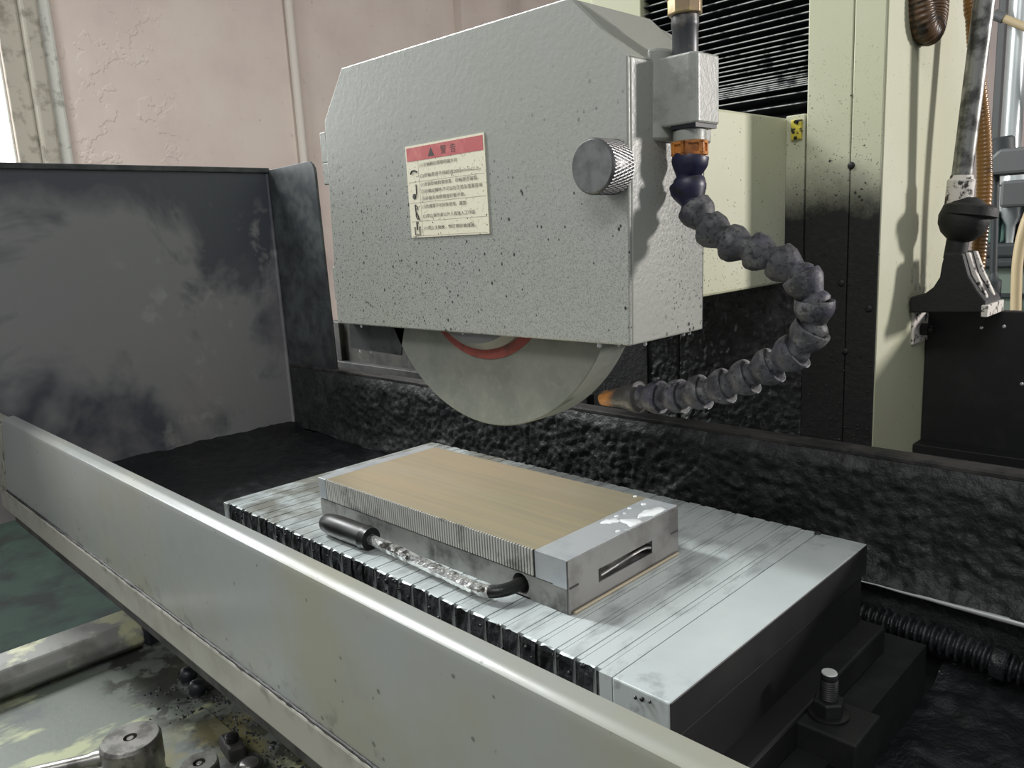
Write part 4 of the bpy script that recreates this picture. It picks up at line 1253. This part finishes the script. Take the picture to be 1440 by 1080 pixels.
# ================================================================ front console with levers (lower left)
ZC = 0.76
co = thing('control_console', 'stained grey green control console top below the table front', 'console', (-0.85, 0.2, 0.0))
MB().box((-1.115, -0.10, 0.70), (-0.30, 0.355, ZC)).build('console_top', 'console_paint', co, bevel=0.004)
MB().box((-1.05, -0.05, 0.0), (-0.36, 0.36, 0.702)).build('console_body', 'cream_plain', co, bevel=0.01)
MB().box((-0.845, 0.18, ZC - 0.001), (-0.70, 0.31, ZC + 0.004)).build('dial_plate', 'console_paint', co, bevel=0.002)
ch_ = MB()
for i in range(420):
    c = Vector((random.uniform(-0.95, -0.66), 0, 0))
    yy = 0.335 - abs(random.gauss(0, 0.02)) - (0.03 if random.random() < .2 else 0)
    r = random.uniform(0.0008, 0.003) * (1.6 if random.random() < 0.12 else 1)
    o = len(ch_.v)
    ctr = Vector((c.x, yy, ZC))
    for a in range(6):
        ch_.v.append(ctr + Vector((math.cos(a * PI / 3) * r * random.uniform(.5, 1.4), math.sin(a * PI / 3) * r * random.uniform(.4, 1.3), -0.0002)))
    ch_.v.append(ctr + Vector((random.uniform(-.4, .4) * r, random.uniform(-.4, .4) * r, r * random.uniform(.35, .9))))
    for a in range(6):
        ch_.f.append([o + a, o + (a + 1) % 6, o + 6])
        ch_.m.append(0)
    ch_.f.append([o + a for a in range(6)][::-1])
    ch_.m.append(0)
tag(ch_.build('oily_chips', 'sludge_wet', co), None, kind='stuff')
# faceted stop bar along the console edge
br = thing('guard_bar', 'worn octagonal steel bar lying along the console edge', 'bar', (-1.08, 0.12, ZC))
oc = [(-1.108, ZC), (-1.062, ZC), (-1.045, ZC + 0.012), (-1.045, ZC + 0.026), (-1.058, ZC + 0.040), (-1.108, ZC + 0.040)]
bb = MB().prism(oc, 'y', -0.1, 0.318, 1)
bb.m = [0] * len(bb.m)
bb.build('bar', ['bar_worn'], br, bevel=0.003)
MB().box((-1.072, 0.316, ZC + 0.004), (-1.04, 0.345, ZC + 0.034)).build('end_stop', 'black_rubber', br, bevel=0.005)
# hand lever with round hub
hub = at(183, 1037, 'z', 0.812)
hl = thing('hand_lever', 'round steel lever hub with slim handle standing on the console', 'lever', (hub.x, hub.y, ZC))
MB().lathe([(0, 0.0275), (0.022, 0.0275), (0.0225, 0.0285), (0.049, 0.0285), (0.052, 0.0265), (0.052, 0.0064), (0.0478, 0.0062)], (hub.x, hub.y, ZC), (0, 0, 1), 48).build('hub', 'hub_steel', hl, smooth=30)
hf = MB().lathe([(0, 0.0265), (0.0005, 0.026), (0.0005, 0.0064), (0, 0.0064)], (hub.x, hub.y, 0.8118), (0, 0, 1), 40)
hf.f, hf.m = hf.f[:-2], hf.m[:-2]
hf.build('hub_face', 'hub_steel', hl)
MB().lathe([(0, 0.0062), (0.0006, 0.0058)], (hub.x, hub.y, 0.8077), (0, 0, 1), 20).build('screw_ring', 'black_steel', hl)
MB().lathe([(0, 0.0036), (0.0030, 0.0036), (0.0036, 0.0032)], (hub.x, hub.y, 0.8080), (0, 0, 1), 20).build('screw', 'hub_steel', hl)
h1 = at(60, 1084, 'z', 0.797)
hp = Vector((hub.x, hub.y, 0.797))
hdv = (h1 - hp).normalized()
MB().lathe([(0.02, 0.0085), (0.034, 0.0085), (0.04, 0.0065), (0.13, 0.0058), (0.132, 0.004)], hp, hdv, 18).build('handle', 'hub_steel', hl, smooth=40)
# smaller knob beside it
kb = at(280, 1072, 'z', 0.79)
k2 = thing('dial_knob', 'low round steel dial knob beside the hand lever', 'knob', (kb.x, kb.y, ZC))
MB().lathe([(0, 0.018), (0.028, 0.018), (0.030, 0.0165), (0.030, 0.0060), (0.026, 0.0058)], (kb.x, kb.y, ZC), (0, 0, 1), 40).build('knob_body', 'hub_steel', k2, smooth=30)
MB().lathe([(0, 0.0056), (0.0006, 0.0052)], (kb.x, kb.y, 0.7859), (0, 0, 1), 20).build('recess', 'black_steel', k2)
MB().lathe([(0, 0.003), (0.0030, 0.003), (0.0034, 0.0026)], (kb.x, kb.y, 0.7862), (0, 0, 1), 14).build('screw', 'hub_steel', k2)
bt = at(350, 1070, 'z', 0.785)
k3 = thing('push_button', 'small domed steel push button in a black collar', 'button', (bt.x, bt.y, ZC))
MB().lathe([(0, 0.0135), (0.021, 0.0135), (0.0225, 0.0125)], (bt.x, bt.y, ZC), (0, 0, 1), 30).build('collar', 'black_steel', k3, smooth=30)
MB().lathe([(0, 0.0095), (0.0015, 0.0088), (0.0028, 0.0055), (0.003, 0.0005)], (bt.x, bt.y, ZC + 0.0222), (0, 0, 1), 30).build('cap', 'hub_steel', k3, smooth=50)
bk = at(325, 1045, 'z', 0.775)
k4 = thing('lever_bracket', 'small oily cast bracket behind the push button', 'bracket', (bk.x, bk.y, ZC))
MB().prism([(bk.x - 0.018, bk.y - 0.006), (bk.x + 0.016, bk.y - 0.010), (bk.x + 0.022, bk.y + 0.006), (bk.x - 0.012, bk.y + 0.012)], 'z', ZC, ZC + 0.02).build('casting', 'dark_iron', k4, bevel=0.003)
MB().lathe([(0, 0.007), (0.006, 0.007), (0.007, 0.005)], (bk.x + 0.004, bk.y, ZC + 0.02), (0, 0, 1), 16).build('pin', 'dark_steel', k4, smooth=40)
for i, (px, py, lab) in enumerate(((262, 948, 'black thumb screw with a bright wing under the table rail'), (275, 966, 'rounded black thumb screw ringed with oil under the table rail'))):
    c = at(px, py, 'z', ZC + 0.012)
    t_ = thing('thumb_screw', lab, 'screw', (c.x, c.y, ZC), 'thumb screws under the table rail')
    MB().lathe([(0, 0.0075), (0.004, 0.0095), (0.012, 0.0105), (0.017, 0.0095), (0.0195, 0.006), (0.020, 0.002)], (c.x, c.y, ZC), (0.1, 0.2, 1), 18).build('head', 'black_rubber', t_, smooth=60)
    MB().lathe([(0, 0.0118), (0.0025, 0.0115)], (c.x, c.y, ZC), (0, 0, 1), 20).build('collar', 'worn_steel', t_, smooth=40)

# ================================================================ background shop, seen past the column
BGY = 3.0


def bgp(px, py, y=BGY):
    return at(px, py, 'y', y)


pole = thing('steel_post', 'tall silver steel post standing in front of the back wall', 'post', (bgp(1428, 200, 4.5).x, 4.5, 0))
c = bgp(1428, 100, 4.5)
MB().lathe([(0, 0.045), (3.6, 0.045)], (c.x, 4.5, 0), (0, 0, 1), 20).build('post', 'bg_silver', pole, smooth=40)
MB().lathe([(0, 0.1), (0.015, 0.1)], (c.x, 4.5, 0), (0, 0, 1), 20).build('base_plate', 'bg_grey', pole)
c = bgp(1406, 100, 5.6)
pole2 = thing('grey_post', 'slim grey steel post beside the tall silver post', 'post', (c.x, 5.6, 0))
MB().box((c.x - 0.02, 5.57, 0), (c.x + 0.02, 5.63, 3.9)).build('post', 'bg_grey', pole2, bevel=0.005)
MB().box((c.x - 0.08, 5.52, 0), (c.x + 0.08, 5.68, 0.015)).build('base_plate', 'bg_grey', pole2)
a, b_ = bgp(1398, 20, 4.4), bgp(1470, 50, 4.4)
rl = thing('cross_pipe', 'thin pale pipe slanting across the silver post', 'pipe', a)
MB().tube([a + (a - b_) * 1.5, b_ + (b_ - a) * 3], 0.018, 10).build('pipe', 'bg_hose', rl, smooth=60)
MB().lathe([(0, 0.024), (0.05, 0.024)], a, b_ - a, 12).build('coupling', 'bg_grey', rl, smooth=40)
# cabinet with a dark machine head on it
c0, c1 = bgp(1376, 375), bgp(1500, 385)
cab = thing('workshop_cabinet', 'grey green workshop cabinet behind the column', 'cabinet', ((c0.x + c1.x) / 2, 3.2, 0))
MB().box((c0.x, 3.0, 0), (c1.x + 0.4, 3.5, c0.z)).build('body', 'bg_green', cab, bevel=0.006)
MB().box((c0.x - 0.02, 2.97, c0.z), (c1.x + 0.42, 3.52, c0.z + 0.02)).build('top', 'bg_dark', cab, bevel=0.004)
for i in range(2):
    z_ = c0.z - 0.10 - i * 0.14
    MB().box((c0.x + 0.02, 2.985, z_), (c1.x + 0.38, 3.0, z_ + 0.012)).build('rail', 'bg_dark', cab)
mh = thing('bench_machine', 'dark bench machine with steel spindle standing on the green cabinet', 'machine', (bgp(1420, 300, 3.25).x, 3.25, c0.z + 0.02))
q0, q1 = bgp(1392, 345, 3.25), bgp(1500, 262, 3.25)
zt = c0.z + 0.02
MB().box((q0.x, 3.15, zt), (q1.x + 0.3, 3.4, zt + 0.05)).build('base', 'bg_dark', mh, bevel=0.01)
MB().box((q0.x + 0.04, 3.3, zt + 0.05), (q1.x + 0.2, 3.42, q1.z)).build('frame', 'bg_dark', mh, bevel=0.01)
sx = bgp(1422, 300, 3.2).x
MB().lathe([(0, 0.012), (0.06, 0.016), (0.09, 0.034), (0.19, 0.03), (0.2, 0.05), (0.26, 0.03)], (sx, 3.2, zt + 0.05), (0, 0, 1), 16).build('spindle', 'bg_silver', mh, smooth=40)
MB().box((sx - 0.09, 3.16, zt + 0.05), (sx - 0.03, 3.3, zt + 0.16)).build('vise', 'bg_teal', mh, bevel=0.008)
MB().box((sx - 0.02, 3.12, q1.z - 0.06), (sx + 0.3, 3.3, q1.z + 0.03)).build('head', 'bg_grey', mh, bevel=0.01)
# bench lamp
hd = bgp(1416, 222, 2.9)
fl_ = bgp(1397, 395, 2.9)
bl2 = thing('bench_lamp', 'dark grey bench lamp with cylindrical top on a thin rod', 'lamp', (fl_.x, 2.9, fl_.z - 0.02))
MB().tube([(fl_.x, 2.9, fl_.z - 0.02), (bgp(1401, 222, 2.9).x, 2.9, hd.z)], 0.011, 10).build('rod', 'bg_dark', bl2, smooth=50)
MB().lathe([(0, 0.024), (0.05, 0.024), (0.06, 0.014), (0.08, 0.010)], (fl_.x, 2.9, fl_.z - 0.05), (0, 0, 1), 16).build('foot', 'bg_dark', bl2, smooth=40)
z0 = bgp(1416, 246, 2.9).z
MB().prism([(bgp(1389, 245, 2.9).x, z0), (bgp(1480, 245, 2.9).x, z0), (bgp(1480, 210, 2.9).x, bgp(1416, 210, 2.9).z), (bgp(1412, 212, 2.9).x, bgp(1416, 210, 2.9).z), (bgp(1393, 222, 2.9).x, bgp(1416, 226, 2.9).z)], 'y', 2.84, 2.98).build('shade', 'bg_grey', bl2, bevel=0.01)
MB().lathe([(0, 0.036), (0.07, 0.036), (0.076, 0.03)], (bgp(1411, 222, 2.9).x, 2.9, bgp(1411, 228, 2.9).z), (-0.12, 0, 1), 20).build('cap', 'bg_dark', bl2, smooth=40)
# loose hoses and cables near the cabinet
hh = thing('pale_hose', 'pale translucent looking hose hanging in front of the green cabinet', 'hose', bgp(1428, 445, 2.6))
MB().tube(spline([bgp(1462, 270, 2.6), bgp(1442, 315, 2.6), bgp(1432, 360, 2.6), bgp(1429, 410, 2.6), bgp(1428, 480, 2.6), bgp(1428, 560, 2.6)], 8), 0.014, 10).build('tube', 'bg_hose', hh, smooth=60)
yc = thing('yellow_cable', 'short yellow cable hanging below the bench lamp shade', 'cable', bgp(1396, 275, 2.95))
MB().tube(spline([bgp(1400, 244, 2.95), bgp(1398, 256, 2.95), bgp(1395, 275, 2.95)], 6), 0.008, 8).build('cable', 'bg_yellow', yc, smooth=60)
bx = bgp(1388, 436, 2.95)
bb_ = thing('blue_canister', 'small blue canister in front of the green cabinet', 'canister', (bx.x, 2.95, 0))
MB().lathe([(0, 0.05), (bx.z - 0.01, 0.05), (bx.z + 0.01, 0.03)], (bx.x, 2.9, 0), (0, 0, 1), 20).build('canister', 'bg_blue', bb_, smooth=40)

bpy.context.view_layer.update()
